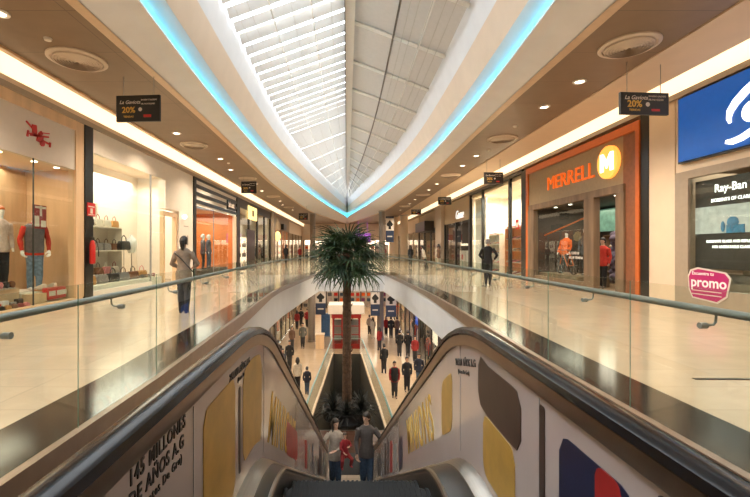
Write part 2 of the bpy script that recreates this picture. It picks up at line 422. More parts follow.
# louvers in the glazed half, grid bars
mb = MB(); y = 3.0
while y < 50:
    a0, b0, a1, b1 = roof_pt(-1, y, 0), roof_pt(-1, y, 1), roof_pt(-1, y+.31, 0), roof_pt(-1, y+.31, 1)
    dz = Vector((0, 0, -.05)); dn = Vector((0, 0, -.17))
    mb.quad(Vector(a0)+dz, Vector(b0)+dz, Vector(b1)+dn, Vector(a1)+dn)
    y += .66
mb.build('louvers', m_louver, sk, world=True, fix=False)
mb = MB()
for t in (.33, .66):
    mb.tube([Vector(roof_pt(-1, y, t))+Vector((0, 0, -.16)) for y in syy if y < 50], .022, 5)
y = 1.5
while y < 50:
    mb.tube([Vector(roof_pt(-1, y, 0))+Vector((0, 0, -.14)), Vector(roof_pt(-1, y, 1))+Vector((0, 0, -.14))], .025, 4); y += 3.3
mb.build('glazing_bars', m_beam, sk, world=True)
mb = MB()
for t in (.08, .18, .5, .83):
    mb.tube([Vector(roof_pt(-1, y, t))+Vector((0, 0, -.2)) for y in syy if y < 50], .008, 4)
mb.build('wires', m_wire, sk, world=True)
# opaque half, slight translucency added to brighten it
mb = MB(); mb.loft([[roof_pt(1, y, 0), roof_pt(1, y, 1)] for y in syy], False)
rp = struct(mb.build('ceiling_roof_panel', m_roofp, fix=False))
mb = MB(); y = 2.0
while y < 50:
    mb.tube([Vector(roof_pt(1, y, 0))+Vector((0, 0, -.09)), Vector(roof_pt(1, y, 1))+Vector((0, 0, -.09))], .07, 4)
    y += 2.7
for t in (.28, ):
    mb.tube([Vector(roof_pt(1, y, t))+Vector((0, 0, -.1)) for y in syy if y < 50], .04, 4)
mb.build('rafters', m_beam, rp, world=True)
mb = MB()
mb.tube([Vector(roof_pt(1, y, .55))+Vector((0, 0, -.14)) for y in syy if y < 50], .035, 5)
mb.build('purlin', m_steeld, rp, world=True)
mb = MB()
for t in (.12, .2, .3, .4, .47):
    mb.tube([Vector(roof_pt(1, y, t))+Vector((0, 0, -.24)) for y in syy if y < 50], .011, 4)
mb.build('wires', m_wire, rp, world=True)
mb = MB(); mb.box((-.05, YB, EYE+6.82), (.23, 51, EYE+7.3)); struct(mb.build('trim_13', m_beam))
mb = MB(); mb.box((-.07, YB, EYE+6.76), (-.05, 51, EYE+6.98)); struct(mb.build('trim_14', m_steeld))
# ================================================================== people
def fuse(mb, name, m, parent, voxel, smooth=3):
    """one continuous skin from overlapping lofts"""
    o = mb.build(name, m, None)
    off = o.location.copy()
    r = o.modifiers.new('r', 'REMESH'); r.mode = 'VOXEL'; r.voxel_size = voxel; r.use_smooth_shade = True
    sm = o.modifiers.new('s', 'SMOOTH'); sm.iterations = smooth; sm.factor = .5
    bpy.context.view_layer.update()
    dg = bpy.context.evaluated_depsgraph_get()
    me = bpy.data.meshes.new_from_object(o.evaluated_get(dg))
    old = o.data; o.modifiers.clear()
    me.transform(Matrix.Translation(off)); o.data = me; o.location = (0, 0, 0)
    bpy.data.meshes.remove(old)
    if not me.materials: me.materials.append(m)
    for p in me.polygons: p.use_smooth = True; p.material_index = 0
    o.parent = parent
    return o
def ring(cx, cy_, z, rx, ry, n=14):
    return [(cx+math.cos(2*PI*i/n)*rx, cy_+math.sin(2*PI*i/n)*ry, z) for i in range(n)]
m_skin = mat('skin', (.56, .33, .23), .5, noise=.05)
m_hair = mat('dark_hair', (.018, .012, .010), .5, noise=.3, nscale=60)
m_hairb = mat('brown_hair', (.07, .035, .02), .5, noise=.3, nscale=60)
m_hairg = mat('grey_hair', (.22, .2, .18), .5, noise=.3, nscale=60)
m_mann = mat('white_mannequin', (.80, .77, .72), .35, noise=.02)
m_shoe = mat('dark_shoe_leather', (.02, .016, .014), .4, noise=.2)
m_jean = mat('blue_denim', (.045, .07, .11), .8, noise=.25, nscale=20)
m_jeanl = mat('light_blue_denim', (.16, .24, .34), .8, noise=.3, nscale=15)
m_blackc = mat('black_cloth', (.014, .013, .015), .85, noise=.2, nscale=20)
m_trs = mat('charcoal_trousers', (.03, .028, .03), .85, noise=.2, nscale=20)
def cloth(name, col): return mat(name, col, .85, noise=.15, nscale=18, bump=.15)

def person(label, loc, rz, H=1.72, stride=.0, top=None, bottom=None, hair=None, hairstyle='short', armL=None, armR=None,
           skin=None, detail=False, group=None, cat='person', name='person', headless=False, skirt=False, lean=0, legs=True,
           coat=0, shoe=None, headturn=0, sit=False, female=False, rootname=None):
    """local: +Y is where the figure faces, +X its right... units are fractions of H"""
    top = top or m_blackc; bottom = bottom or m_trs; hair = hair or m_hair; skin = skin or m_skin; shoe = shoe or m_shoe
    t = thing(name, label, cat, loc, rz, group)
    sh = .104 if female else .118; hipw = .088 if female else .082
    ly = lambda z: lean*(z-.5)
    def V(x, y, z): return (x*H, (y+ly(z))*H, z*H)
    # joints
    def leg(sd, f):
        hip = (sd*.044, 0, .50)
        if sit == 'carried': return [(sd*.05, 0, .50), (sd*.12, .13, .42), (sd*.11, .08, .27)], (sd*.12, .14, .235)
        if sit: return [hip, (sd*.06, .22, .47), (sd*.06, .23, .25), (sd*.06, .22, .04)], (sd*.06, .29, .012)
        k = (sd*.044, f*.10+.012+abs(f)*.03, .28); a = (sd*.040, f*.22 if f >= 0 else f*.24, .045 if f >= 0 else .045+.03*abs(f))
        return [hip, k, a], (sd*.048, a[1]+.085, .014)
    fl, fr = stride, -stride
    legsL, toeL = leg(-1, fl); legsR, toeR = leg(1, fr)
    def arm(sd, ov, f):
        s0 = (sd*(sh-.018), 0, .795)
        if ov: return [s0, ov[0], ov[1]]
        return [s0, (sd*(sh+.014), -f*.06-.012, .635), (sd*(sh+.006), -f*.16+.035, .49)]
    aL = arm(-1, armL, fl); aR = arm(1, armR, fr)
    def limb(mb, pts, rs, ex=0, n=10):
        # rounder tapered limb with intermediate points
        P = []; Q = []
        for i in range(len(pts)-1):
            for q in (0, .33, .66):
                P.append(Vector(pts[i]).lerp(Vector(pts[i+1]), q))
                Q.append(rs[i]*(1-q)+rs[i+1]*q+(.004 if q == .33 else 0)*(1 if rs[i] > .02 else 0))
        P.append(Vector(pts[-1])); Q.append(rs[-1])
        mb.tube([V(*p) for p in P], [(q+ex)*H for q in Q], n)
    vox = .009*H/1.7 if detail else .019
    # ---- body
    b = MB()
    tors = [(.47, .075, .055), (.52, hipw, .062), (.57, .078, .057), (.63, .068 if female else .073, .052), (.70, .078, .058), (.76, .090, .060), (.80, .092, .052), (.825, .06, .042), (.845, .034, .034), (.87, .030, .032)]
    b.loft([ring(0, ly(z)*H, z*H, rx*H, ry*H) for z, rx, ry in tors])
    if not headless:
        hx, hy = 0, ly(.93)+.006
        b.tube([V(0, -.004, .84), V(0, .004, .89)], [.031*H, .030*H], 10)
        hd = MB(); prof = [(-.066, .006, .010), (-.060, .020, .022), (-.045, .031, .036), (-.02, .040, .046), (0, .043, .050), (.02, .043, .052), (.042, .037, .046), (.058, .023, .03), (.066, .008, .01)]
        rings = []
        for z, rx, ry in prof:
            rings.append(ring(0, (.010 if z < -.03 else .002)*H, (.934+z)*H, rx*H, ry*H, 16))
        hd.loft(rings)
        hd.tube([(0, .050*H, .945*H), (0, .060*H, .926*H), (0, .052*H, .921*H)], [.005*H, .008*H, .006*H], 6)     # nose
        hd.tube([(-.013*H, .047*H, .904*H), (0, .051*H, .905*H), (.013*H, .047*H, .904*H)], [.003*H, .0055*H, .003*H], 6)  # lips
        hd.ball((0, .038*H, .880*H), (.014*H, .012*H, .010*H), 8, 5)
        for s in (-1, 1):
            hd.ball((s*.043*H, .0, .930*H), (.006*H, .012*H, .018*H), 8, 5)
            hd.ball((s*.018*H, .043*H, .947*H), (.012*H, .007*H, .004*H), 8, 5)   # brow
        T = Matrix.Translation((0, ly(.93)*H, 0)) @ Matrix.Rotation(headturn, 4, 'Z')
        for p in range(len(hd.v)): hd.v[p] = T @ hd.v[p]
        b.add(hd.v, hd.f)
    else:
        b.tube([V(0, 0, .84), V(0, 0, .875)], [.032*H, .029*H], 12)
    if legs:
        for pts, toe in ((legsL, toeL), (legsR, toeR)):
            if sit and len(pts) == 4: limb(b, pts, [.045, .036, .032, .021])
            else: limb(b, pts, [.050, .034, .021])
            a = pts[-1]; b.tube([V(a[0], a[1]-.022, a[2]-.02), V(a[0], a[1]+.01, a[2]-.014), V(toe[0], toe[1], a[2]-.03)], [.017*H, .022*H, .012*H], 8)
    hands = MB()
    for sd, pts in ((-1, aL), (1, aR)):
        limb(b, pts, [.030, .023, .015])
        wv = Vector(pts[2]); d = (wv-Vector(pts[1])).normalized()
        side = d.cross(Vector((0, 0, 1)));
        if side.length < .3: side = Vector((0, 1, 0))
        side.normalize(); nr = side.cross(d).normalized()
        palm = [wv-d*.01, wv+d*.02, wv+d*.05]
        tgt = b
        tgt.tube([V(*p) for p in palm], [.013*H, .019*H, .018*H], 8, flat=.6)
        if detail:
            inn = Vector((-sd, 0.2, 0))
            for k in range(4):
                base = wv+d*.048+side*((k-1.5)*.0095); ln = (.036, .043, .040, .031)[k]
                p1 = base+d*ln*.5+inn*.004; p2 = p1+d*ln*.3+inn*.012; p3 = p2+d*ln*.15+inn*.012
                hands.tube([V(*base), V(*p1), V(*p2), V(*p3)], [.0053*H, .0050*H, .0046*H, .0038*H], 6)
            base = wv+d*.018+side*.014; p1 = base+d*.018+side*.014+inn*.008; p2 = p1+d*.018+inn*.004
            hands.tube([V(*base), V(*p1), V(*p2)], [.0065*H, .006*H, .0048*H], 6)
    body = fuse(b, 'body', skin, t, vox)
    if detail:   # fingers join the same body mesh
        bm = bmesh.new(); bm.from_mesh(body.data)
        tmp = bpy.data.meshes.new('f'); tmp.from_pydata([tuple(v) for v in hands.v], [], hands.f); bm.from_mesh(tmp); bmesh.ops.recalc_face_normals(bm, faces=bm.faces)
        bm.to_mesh(body.data); bm.free(); bpy.data.meshes.remove(tmp)
        for p in body.data.polygons: p.use_smooth = True
    # ---- top
    j = MB(); lo = .44-coat
    tr = [(lo, .101+coat*.15, .076+coat*.1), (lo+.02, .101, .076), (.52, hipw+.016, .074), (.58, .085, .066), (.64, .077, .062), (.70, .084, .066), (.76, .095, .069), (.80, .097, .060), (.828, .072, .050), (.848, .042, .042)]
    j.loft([ring(0, ly(z)*H, z*H, rx*H, ry*H, 16) for z, rx, ry in tr])
    for sd, pts in ((-1, aL), (1, aR)): limb(j, pts, [.034, .027, .020], .002)
    fuse(j, 'jacket' if not female else 'top', top, t, vox*1.1, 2)
    if legs:
        p = MB()
        p.loft([ring(0, ly(z)*H, z*H, rx*H, ry*H) for z, rx, ry in [(.455, .07, .052), (.50, hipw+.004, .064), (.55, .083, .063)]])
        for pts, toe in ((legsL, toeL), (legsR, toeR)):
            if sit and len(pts) == 4: limb(p, pts, [.052, .043, .038, .029], .004)
            else: limb(p, [pts[0], pts[1], Vector(pts[2])+Vector((0, 0, -.015))], [.048, .038, .028], .004)
        fuse(p, 'trousers', bottom, t, vox*1.1, 2)
        for pts, toe in ((legsL, toeL), (legsR, toeR)):
            s = MB(); a = pts[-1]
            s.tube([V(a[0], a[1]-.03, a[2]-.023), V(a[0], a[1]+.0, a[2]-.016), V(toe[0], a[1]+.055, a[2]-.026), V(toe[0], toe[1]+.01, a[2]-.033)], [.020*H, .026*H, .021*H, .011*H], 10, flat=.75)
            s.build('shoe', shoe, t, smooth=True)
    # ---- hair
    if not headless:
        h = MB(); T = Matrix.Translation((0, ly(.93)*H, 0)) @ Matrix.Rotation(headturn, 4, 'Z')
        h.T = T
        rings = []
        for k, (zz, sc, yo) in enumerate([(-.038, .98, -.018), (-.01, 1.10, -.016), (.015, 1.14, -.011), (.026, 1.16, -.003), (.040, 1.20, .003), (.056, 1.22, .003), (.068, 1.1, .001), (.077, .5, -.002)]):
            rr = .045*sc*math.sqrt(max(.05, 1-(max(0, zz)/.080)**2)) if zz > 0 else .045*sc
            rings.append(ring(0, yo*H, (.934+zz)*H, rr*H, rr*1.12*H, 16))
        h.loft(rings)
        if hairstyle == 'long':
            h.tube([(0, -.022*H, .96*H), (0, -.046*H, .91*H), (0, -.055*H, .86*H), (0, -.056*H, .80*H)], [.036*H, .045*H, .045*H, .022*H], 10, flat=.7)
            for s in (-1, 1): h.tube([(s*.036*H, .0, .95*H), (s*.046*H, .004*H, .90*H), (s*.048*H, .016*H, .83*H)], [.018*H, .018*H, .010*H], 8)
        if hairstyle == 'tail':
            h.tube([(0, -.04*H, .96*H), (0, -.075*H, .93*H), (0, -.075*H, .87*H), (0, -.065*H, .82*H)], [.025*H, .030*H, .026*H, .012*H], 10)
        if hairstyle == 'bun': h.ball((0, -.05*H, .985*H), .026*H)
        h.T = None
        h.build('hair', hair, t, smooth=True)
        if detail:
            e = MB(); e.T = T
            for s in (-1, 1): e.ball((s*.018*H, .0465*H, .936*H), (.0065*H, .004*H, .004*H), 8, 5)
            e.build('eyes', m_dark, t, smooth=True)
    return t
# ================================================================== shops
m_shopw = mat('shop_white_wall', (.78, .70, .60), .6, noise=.02)
m_shopo = mat('orange_wood_panel', (.62, .20, .05), .4, noise=.15, nscale=3, stretch=(1, .2, 4))
m_shopd = mat('shop_dark_wall', (.06, .045, .035), .6, noise=.15)
m_shopf = mat('shop_floor_oak', (.32, .20, .11), .35, noise=.12, nscale=5, stretch=(.3, 3, 1))
m_signw = mat('sign_board_greige', (.66, .58, .50), .5, noise=.02)
m_red = mat('bright_red', (.55, .02, .015), .4, noise=.05)
m_redc = cloth('red_cloth', (.52, .035, .02))
m_orange = mat('orange_frame', (.56, .125, .018), .4, noise=.06)
m_orangel = mat('lit_orange', (.9, .16, .01), .4, emit=(1, .16, .01), es=.35)
m_bark = mat('dark_oak_beam', (.20, .125, .07), .55, noise=.3, nscale=5, stretch=(1, 1, .15), bump=.2)
m_brownw = mat('olive_brown_board', (.33, .235, .13), .5, noise=.08)
m_redwood = mat('reddish_wood_board', (.24, .085, .035), .5, noise=.15)
m_blue = mat('cobalt_lightbox', (.003, .05, .22), .3, emit=(.0, .062, .26), es=.8, noise=.1)
m_lblue = mat('lit_blue_panel', (.02, .1, .5), .3, emit=(.03, .16, .8), es=.7)
m_litw = mat('lit_white_letter', (1, 1, 1), .4, emit=(1, .96, .9), es=1.5)
m_lity = mat('lit_yellow_sign', (1, .8, .3), .4, emit=(1, .72, .28), es=1.1)
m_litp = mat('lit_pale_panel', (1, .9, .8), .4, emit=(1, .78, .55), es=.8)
m_pink = mat('magenta_sticker', (.42, .015, .13), .4, noise=.05)
m_grey = mat('mid_grey', (.3, .29, .28), .5, noise=.05)
m_taupe = mat('taupe_frame', (.36, .28, .20), .45, noise=.05)
m_gold = mat('gold', (.6, .36, .08), .3, .6, noise=.05)
GOODS = [mat('brown_leather', (.16, .06, .025), .45, noise=.15), mat('black_leather', (.02, .018, .018), .35, noise=.1), mat('tan_leather', (.5, .24, .07), .45, noise=.1),
         mat('pink_leather', (.62, .2, .2), .45, noise=.1), mat('ivory_leather', (.62, .55, .45), .45, noise=.05), mat('maroon_leather', (.24, .03, .03), .4, noise=.1),
         mat('grey_suede', (.2, .18, .17), .8, noise=.1)]
GN = ['brown', 'black', 'tan', 'pink', 'ivory', 'maroon', 'grey']

def room(side, y0, y1, xf, depth, zc, wm, fm=None, z0=0):
    """walls, ceiling of a shop behind its front"""
    s = side; xb = xf+s*depth
    mb = MB()
    mb.box((xb, y0, z0), (xb+s*.1, y1, zc))
    mb.box((xf+s*.17, y0-.05, z0), (xb, y0, zc)); mb.box((xf+s*.17, y1, z0), (xb, y1+.05, zc))
    struct(mb.build('wall_shop', wm))
    mb = MB(); mb.box((xf+s*.1, y0, zc), (xb+s*.1, y1, zc+.1)); struct(mb.build('ceiling_shop', m_cream if wm != m_shopd else m_shopd))
    if fm:
        mb = MB(); mb.box((xf+s*.1, y0, z0+.0), (xb, y1, z0+.02)); struct(mb.build('floor_shop', fm))
def spots(side, x, z, ylist, label, group):
    ORD = ['nearest the camera', 'second away', 'third away', 'fourth away', 'fifth away', 'farthest away']
    for i, y in enumerate(ylist):
        o = MB().cyl((x, y, z-.015), .06, .012, 12).build('spotlight', m_lamp)
        tag(o, label+', '+ORD[i], 'spotlight', group)

# products -----------------------------------------------------------------
def handbag(loc, k, label, sc=1, rz=0, group='handbags on the display shelves'):
    t = thing('handbag', label, 'handbag', loc, rz, group)
    a = MB(); wd, d, h = .17*sc, .06*sc, .2*sc
    a.loft([[(-wd*q, -d*q, z), (wd*q, -d*q, z), (wd*q, d*q, z), (-wd*q, d*q, z)] for q, z in ((.92, 0), (1, .06*sc), (.9, h*.8), (.78, h))])
    a.build('bag_body', GOODS[k], t, bevel=.012)
    a = MB(); a.tube([(-wd*.5, 0, h*.95), (-wd*.42, 0, h*1.4), (0, 0, h*1.65), (wd*.42, 0, h*1.4), (wd*.5, 0, h*.95)], .010*sc, 6)
    a.build('handle', GOODS[(k+1) % 7 if k != 1 else 1], t)
    return t
def shoe(loc, k, label, rz=0, sc=1, group='shoes on the shelves'):
    t = thing('shoe', label, 'shoe', loc, rz, group)
    a = MB(); a.T = Matrix.Scale(sc, 4)
    a.loft([ring(-.0, y, 0, wx, .001, 6) if 0 else [(wx*math.cos(2*PI*i/8), y, max(.02, .02+hz*.5+hz*.5*math.sin(2*PI*i/8))) for i in range(8)]
            for y, wx, hz in ((-.13, .02, .06), (-.12, .036, .10), (-.06, .04, .10), (0, .04, .075), (.06, .045, .055), (.12, .04, .04), (.145, .015, .02))])
    a.build('upper', GOODS[k], t, smooth=True)
    a = MB(); a.T = Matrix.Scale(sc, 4); a.loft([[(wx*math.cos(2*PI*i/8), y, z) for i in range(8)] for y, wx, z in ((-.13, .01, 0), (-.12, .04, .0))]) if 0 else None
    a.prism([(-.035, -.12), (.035, -.12), (.047, .05), (.035, .14), (-.035, .14), (-.047, .05)], 2, 0, .022)
    a.build('sole', GOODS[4] if k != 4 else GOODS[2], t)
    return t
def place_goods(kind, spots_, rng, fmt, group, sc=1, rz=0):
    protos = {}
    for i, (p, where) in enumerate(spots_):
        k = rng.randrange(7)
        lab = fmt.format(c=GN[k], w=where)
        if k in protos: o = copy_tree(protos[k]); o.location = p; o.rotation_euler.z = rz; o['label'] = lab
        else: o = protos[k] = (handbag if kind == 'bag' else shoe)(p, k, lab, sc=sc, rz=rz, group=group)
def shelf_unit(loc, rz, wd, d, h, n, m, label, group=None, back=True):
    t = thing('shelf_unit', label, 'shelves', loc, rz, group)
    for i in range(n):
        z = h*i/(n-1)
        MB().box((-wd/2, -d/2, z-.015), (wd/2, d/2, z+.015)).build('shelf', m, t)
    for s in (-1, 1): MB().box((s*wd/2-.015*(1+s)+0, -d/2, 0), (s*wd/2+.015*(1-s), d/2, h)).build('side_panel', m, t)
    if back: MB().box((-wd/2, d/2, 0), (wd/2, d/2+.015, h)).build('back_panel', m, t)
    return t
def poster(name, label, M4, wd, ht, base, blocks, cat='sign', group=None, depth=.03, thing_loc=None):
    """flat board with printed blocks [(x0,y0,x1,y1,mat)], local x right y up z out"""
    loc = M4 @ Vector((wd/2, 0, 0))
    t = thing(name, label, cat, loc, 0, group)
    mb = MB(); mb.T = M4; mb.box((0, 0, -depth), (wd, ht, 0)); mb.build('board', base, t, world=True)
    for b in blocks:
        mb = MB(); mb.T = M4; mb.box((b[0], b[1], 0), (b[2], b[3], .004)); mb.build('print', b[4], t, world=True)
    return t
rng = random.Random(4)

# ---------------------------------------------------------------- left wall
# header band over all the left shops (under the cove) and the dividing walls
mb = MB(); mb.box((XL-.25, YB, 4.82), (XL-.02, YE, ZC+.3)); struct(mb.build('wall_left_header', m_cream))
mb = MB(); mb.box((XL-.04, YB, 4.70), (XL+.06, YE, 4.82)); struct(mb.build('trim_15', m_taupe))
# ---- shop 1: clothes shop with the red biplane emblem
room(-1, 3, 10.95, XL, 1.5, 3.45, m_tan, m_shopf)
t = thing('shopfront', 'tan wood shopfront with greige sign board and red biplane emblem', 'shopfront', (XL, 7.5, 0))
B = lambda a, b, n, m, **k: MB().box(a, b).build(n, m, t, world=True, **k)
B((XL-.12, 3, 0), (XL, 11.0, .12), 'plinth', m_tan)
B((XL-.2, 10.72, .12), (XL, 11.05, 4.45), 'post', m_tan)
B((XL-.2, 3, 4.45), (XL, 11.05, 4.70), 'head_board', m_tan)
B((XL-.14, 3, 3.43), (XL-.03, 10.72, 4.45), 'sign_board', m_signw)
B((XL-.06, 3, .12), (XL-.045, 10.72, 3.43), 'glass_pane', m_glass)
B((XL-.065, 9.32, .12), (XL-.04, 9.34, 3.43), 'glass_joint', m_jamb)
# emblem: red biplane
mb = MB(); mb.T = LW(XL-.03, 9.16, 3.84) @ Matrix.Scale(.8, 4)
def bar(mb, x0, y0, x1, y1, w_, d=.03):
    a = Vector((x0, y0, 0)); b = Vector((x1, y1, 0)); n = (b-a).cross(Vector((0, 0, 1))).normalized()*w_/2
    mb.add([a-n, b-n, b+n, a+n, a-n+Vector((0, 0, d)), b-n+Vector((0, 0, d)), b+n+Vector((0, 0, d)), a+n+Vector((0, 0, d))], [(0, 3, 2, 1), (4, 5, 6, 7), (0, 1, 5, 4), (1, 2, 6, 5), (2, 3, 7, 6), (3, 0, 4, 7)])
bar(mb, -.10, .44, .16, .28, .035); bar(mb, .05, .10, .75, .22, .05); bar(mb, -.05, .12, .22, .17, .045); bar(mb, -.06, .03, -.02, .20, .05); bar(mb, .22, .10, .19, .42, .16)
bar(mb, .30, .10, .52, .06, .2); bar(mb, .40, .26, .78, .33, .03); bar(mb, .47, .2, .40, .28, .14); bar(mb, .5, .06, .80, .02, .05); bar(mb, .80, -.06, .82, .08, .05)
mb.cyl((.50, -.02, 0), .09, .03, 16)
mb.build('emblem', m_red, t, world=True)
spots(-1, -7.35, 3.45, [8.0, 8.75, 9.75, 10.5], 'round white spotlight in the clothes shop window ceiling', 'spotlights in the clothes shop window')
# window contents
m_redc0 = m_redc
o = MB().box((-8.45, 4, .02), (-7.5, 9.5, .50)).build('display_platform', m_tan); tag(o, 'tan display platform in clothes window under the checked shirt mannequin', 'platform')
o = MB().box((-8.45, 9.55, .02), (-7.42, 10.68, .36)).build('display_platform', m_shopw); tag(o, 'low pale display platform in clothes window under the vest mannequin', 'platform')
t = thing('display_board', 'upright tan board standing behind the vest mannequin in clothes window', 'board', (-8.45, 10.0, .36))
MB().box((-8.49, 9.0, .0+.0), (-8.45, 10.94, 3.3)).build('panel', m_tan, t, world=True)
MB().box((-8.46, 9.0, .36), (-8.44, 9.03, 3.3)).build('edge_strip', m_cream, t, world=True)
m_vest = cloth('grey_vest', (.13, .115, .125)); m_plaid = cloth('pale_checked_shirt', (.55, .42, .36))
mn = person('headless white mannequin in grey vest, red sleeves and light jeans', (-7.72, 10.25, .36), R(-125), 1.98, .10, top=m_redc, bottom=m_jeanl, headless=True, skin=m_mann, name='mannequin', cat='mannequin', shoe=mat('white_trainer', (.7, .62, .55), .5, noise=.05), detail=True,
            armL=((-.148, .0, .64), (-.135, .06, .50)), armR=((.148, -.01, .64), (.140, .04, .50)))
v = MB(); Hm = 1.98
v.loft([ring(0, 0, z*Hm, rx*Hm, ry*Hm, 18) for z, rx, ry in [(.47, .098, .078), (.52, .104, .082), (.60, .102, .080), (.70, .106, .08), (.76, .112, .08), (.80, .108, .070), (.835, .07, .052)]])
v.build('vest', m_vest, mn, smooth=True)
mn2 = person('mannequin in pale checked shirt and black trousers at window edge', (-7.8, 9.38-.05, .50), R(-110), 1.85, .05, top=m_plaid, bottom=m_blackc, skin=m_mann, name='mannequin', cat='mannequin', hair=m_orange, detail=False)
poster('hanging_sign', 'dark red sale sign hanging in front of the vest mannequin', LW(-7.3, 9.66, 1.87), .42, .56, mat('dark_red_print', (.28, .02, .02), .5, noise=.3, nscale=30),
       [(.04, .05, .18, .3, m_signw), (.24, .04, .4, .2, m_signw), (.2, .3, .27, .55, m_signw), (.05, .48, .4, .53, m_signw)])
poster('counter_sign', 'red lettered box sign on window floor beside the white trainers', LW(-7.22, 10.0, .16), .66, .28, m_red, [(.06, .08, .28, .2, m_signw), (.33, .08, .68, .2, m_signw)], depth=.12)
sp = [((-7.27, 8.62+i*.17, .03), w_) for i, w_ in enumerate(('at the window edge', 'second from the window edge', 'third from the window edge', 'fourth from the window edge', 'nearest the tan upright board'))]
place_goods('shoe', sp, rng, '{c} trainer on clothes shop floor, {w}', 'trainers on the clothes window floor', 1.5, R(70))
sp = [((-7.58, 8.95+i*.16, .50), w_) for i, w_ in enumerate(('at the window edge', 'in the middle', 'nearest the vest mannequin'))]
place_goods('shoe', sp, rng, '{c} trainer on the tan platform, {w}', 'trainers on the tan platform', 1.5, R(70))
for i, (q, m_) in enumerate(((10.15, m_signw), (10.5, m_signw))):
    shoe((-7.52, q, .36), 4, 'white trainer beside the vest mannequin, %s one' % ('left', 'right')[i], R(75), 1.5, 'white trainers')
rr0 = random.Random(3)
for i in range(4):
    o = MB().box((-7.44, 8.66+i*.2, .03), (-7.34, 8.82+i*.2, .22+.05*(i % 2))).build('folded_clothes', [m_redc0, m_white, m_grey, m_dark][i], bevel=.01); tag(o, ['red', 'white', 'grey', 'black'][i]+' stack of folded clothes under the checked shirt mannequin', 'clothes')
o = MB().box((-7.46, 9.52, .02), (-7.2, 9.95, .34)).build('display_block', m_tan); tag(o, 'small tan block in the clothes window left of the red box sign', 'block')
# black pillar with red sign and extinguisher
o = MB().box((XL-.3, 11.05, 0), (XL+.03, 11.4, 4.82)).build('pillar', m_blackf); tag(o, 'narrow black pillar between the biplane shop and the white bag shop', 'pillar')
poster('fire_sign', 'red fire hose sign on the black pillar above the extinguisher', LW(XL+.05, 11.12, 2.28), .34, .36, m_red, [(.03, .24, .3, .27, m_signw), (.12, .07, .22, .21, m_signw), (.03, .03, .3, .05, m_signw)], depth=.02)
t = thing('fire_extinguisher', 'red fire extinguisher hung on the narrow black pillar', 'fire extinguisher', (XL+.13, 11.2, .98))
MB().lathe((0, 0, 0), [(.04, 0), (.07, .02), (.075, .1), (.075, .5), (.05, .6), (.03, .64)], 16).build('cylinder', m_red, t, smooth=True)
MB().box((-.02, -.06, .64), (.02, .06, .72)).build('valve', m_dark, t); MB().tube([(.0, .03, .68), (.06, .10, .6), (.1, .11, .4), (.1, .11, .2)], .014, 6).build('hose', m_dark, t)
# ---- shop 2: white bag and shoe shop
room(-1, 11.4, 19.0, XL, 2.6, 4.6, m_shopw, m_lowfloor)
t = thing('shopfront', 'white bag shop front with tall glass and pale header band', 'shopfront', (XL, 15, 0))
B((XL-.1, 11.4, 4.05), (XL-.02, 18.9, 4.82), 'header', m_shopw)
B((XL-.06, 11.4, .22), (XL-.045, 14.9, 4.05), 'glass_pane', m_glass)
B((XL-.06, 14.92, .05), (XL-.045, 16.0, 4.05), 'glass_pane', m_glass)
B((XL-.1, 11.4, 0), (XL, 14.9, .22), 'plinth', m_shopw)
B((XL-.08, 14.88, .0), (XL-.03, 14.93, 4.05), 'glass_joint', m_grey)
# entrance with wood door frame, deep white wall with logo
B((XL-.35, 17.35, 0), (XL-.02, 18.9, 2.95), 'entrance_wall', m_shopw)
B((XL-.3, 16.05, 2.95), (XL-.02, 18.9, 4.05), 'lintel', m_shopw)
t2 = thing('door_frame', 'brown wooden door frame at the white bag shop entrance', 'door frame', (XL-.2, 16.7, 0))
for q in ((16.05, 16.2), (17.2, 17.35)): MB().box((XL-.25, q[0], 0), (XL-.1, q[1], 2.7)).build('jamb', m_tan, t2, world=True)
MB().box((XL-.25, 16.05, 2.7), (XL-.1, 17.35, 2.85)).build('lintel', m_tan, t2, world=True)
text('shop_logo', 'H', .62, LW(XL-.015, 17.9, 1.55), m_taupe, t, .02, .0)
MB().box((XL-.02, 17.85, 2.35), (XL-.01, 18.35, 2.38)).build('logo_bar', m_taupe, t, world=True)
o = MB().ball((XL+.08, 17.7, 2.75), .10).build('wall_lamp', m_litw, smooth=True); tag(o, 'glowing wall lamp over the letter logo of white bag shop', 'lamp')
spots(-1, -7.6, 4.6, [12.0, 12.6, 13.2, 13.8, 14.5], 'small round spotlight in the white bag shop ceiling', 'spotlights in the bag shop')
poster('picture', 'small orange flower picture on the white bag shop wall', LW(-8.2, 13.1, 2.45), .55, .42, m_signw, [(.12, .08, .43, .34, GOODS[2])], 'picture')
su = shelf_unit((-8.1, 13.55, .55), R(90), 1.9, .5, 1.55, 3, m_shopw, 'white wall shelf unit of handbags behind the black pillar')
B2 = MB().box((-8.5, 12.55, .0), (-7.8, 14.5, .53)).build('display_plinth', m_shopw); tag(B2, 'white plinth under the handbag shelves', 'plinth')
B2 = MB().box((-7.75, 11.6, .0), (-7.15, 16.0, .34)).build('display_plinth', m_shopw); tag(B2, 'long low white plinth of bags along the bag shop window', 'plinth')
pts = []
WH = ['nearest the black pillar', 'second from the pillar', 'third from the pillar', 'fourth from the pillar', 'fifth from the pillar', 'furthest from the pillar']
for r, z in enumerate((.57, 1.345, 2.12)):
    for i in range(4): pts.append(((-8.0, 12.85+i*.47, z), 'on the %s shelf, %s' % (('bottom', 'middle', 'top')[r], WH[i])))
place_goods('bag', pts, rng, '{c} handbag {w}', 'handbags on the wall shelves', 1.15, R(90))
pts = [((-7.45, 11.95+i*.62, .34), WH[i]) for i in range(6)]
place_goods('bag', pts, rng, '{c} handbag on the window plinth, {w}', 'handbags on the window plinth', 1.35, R(80))
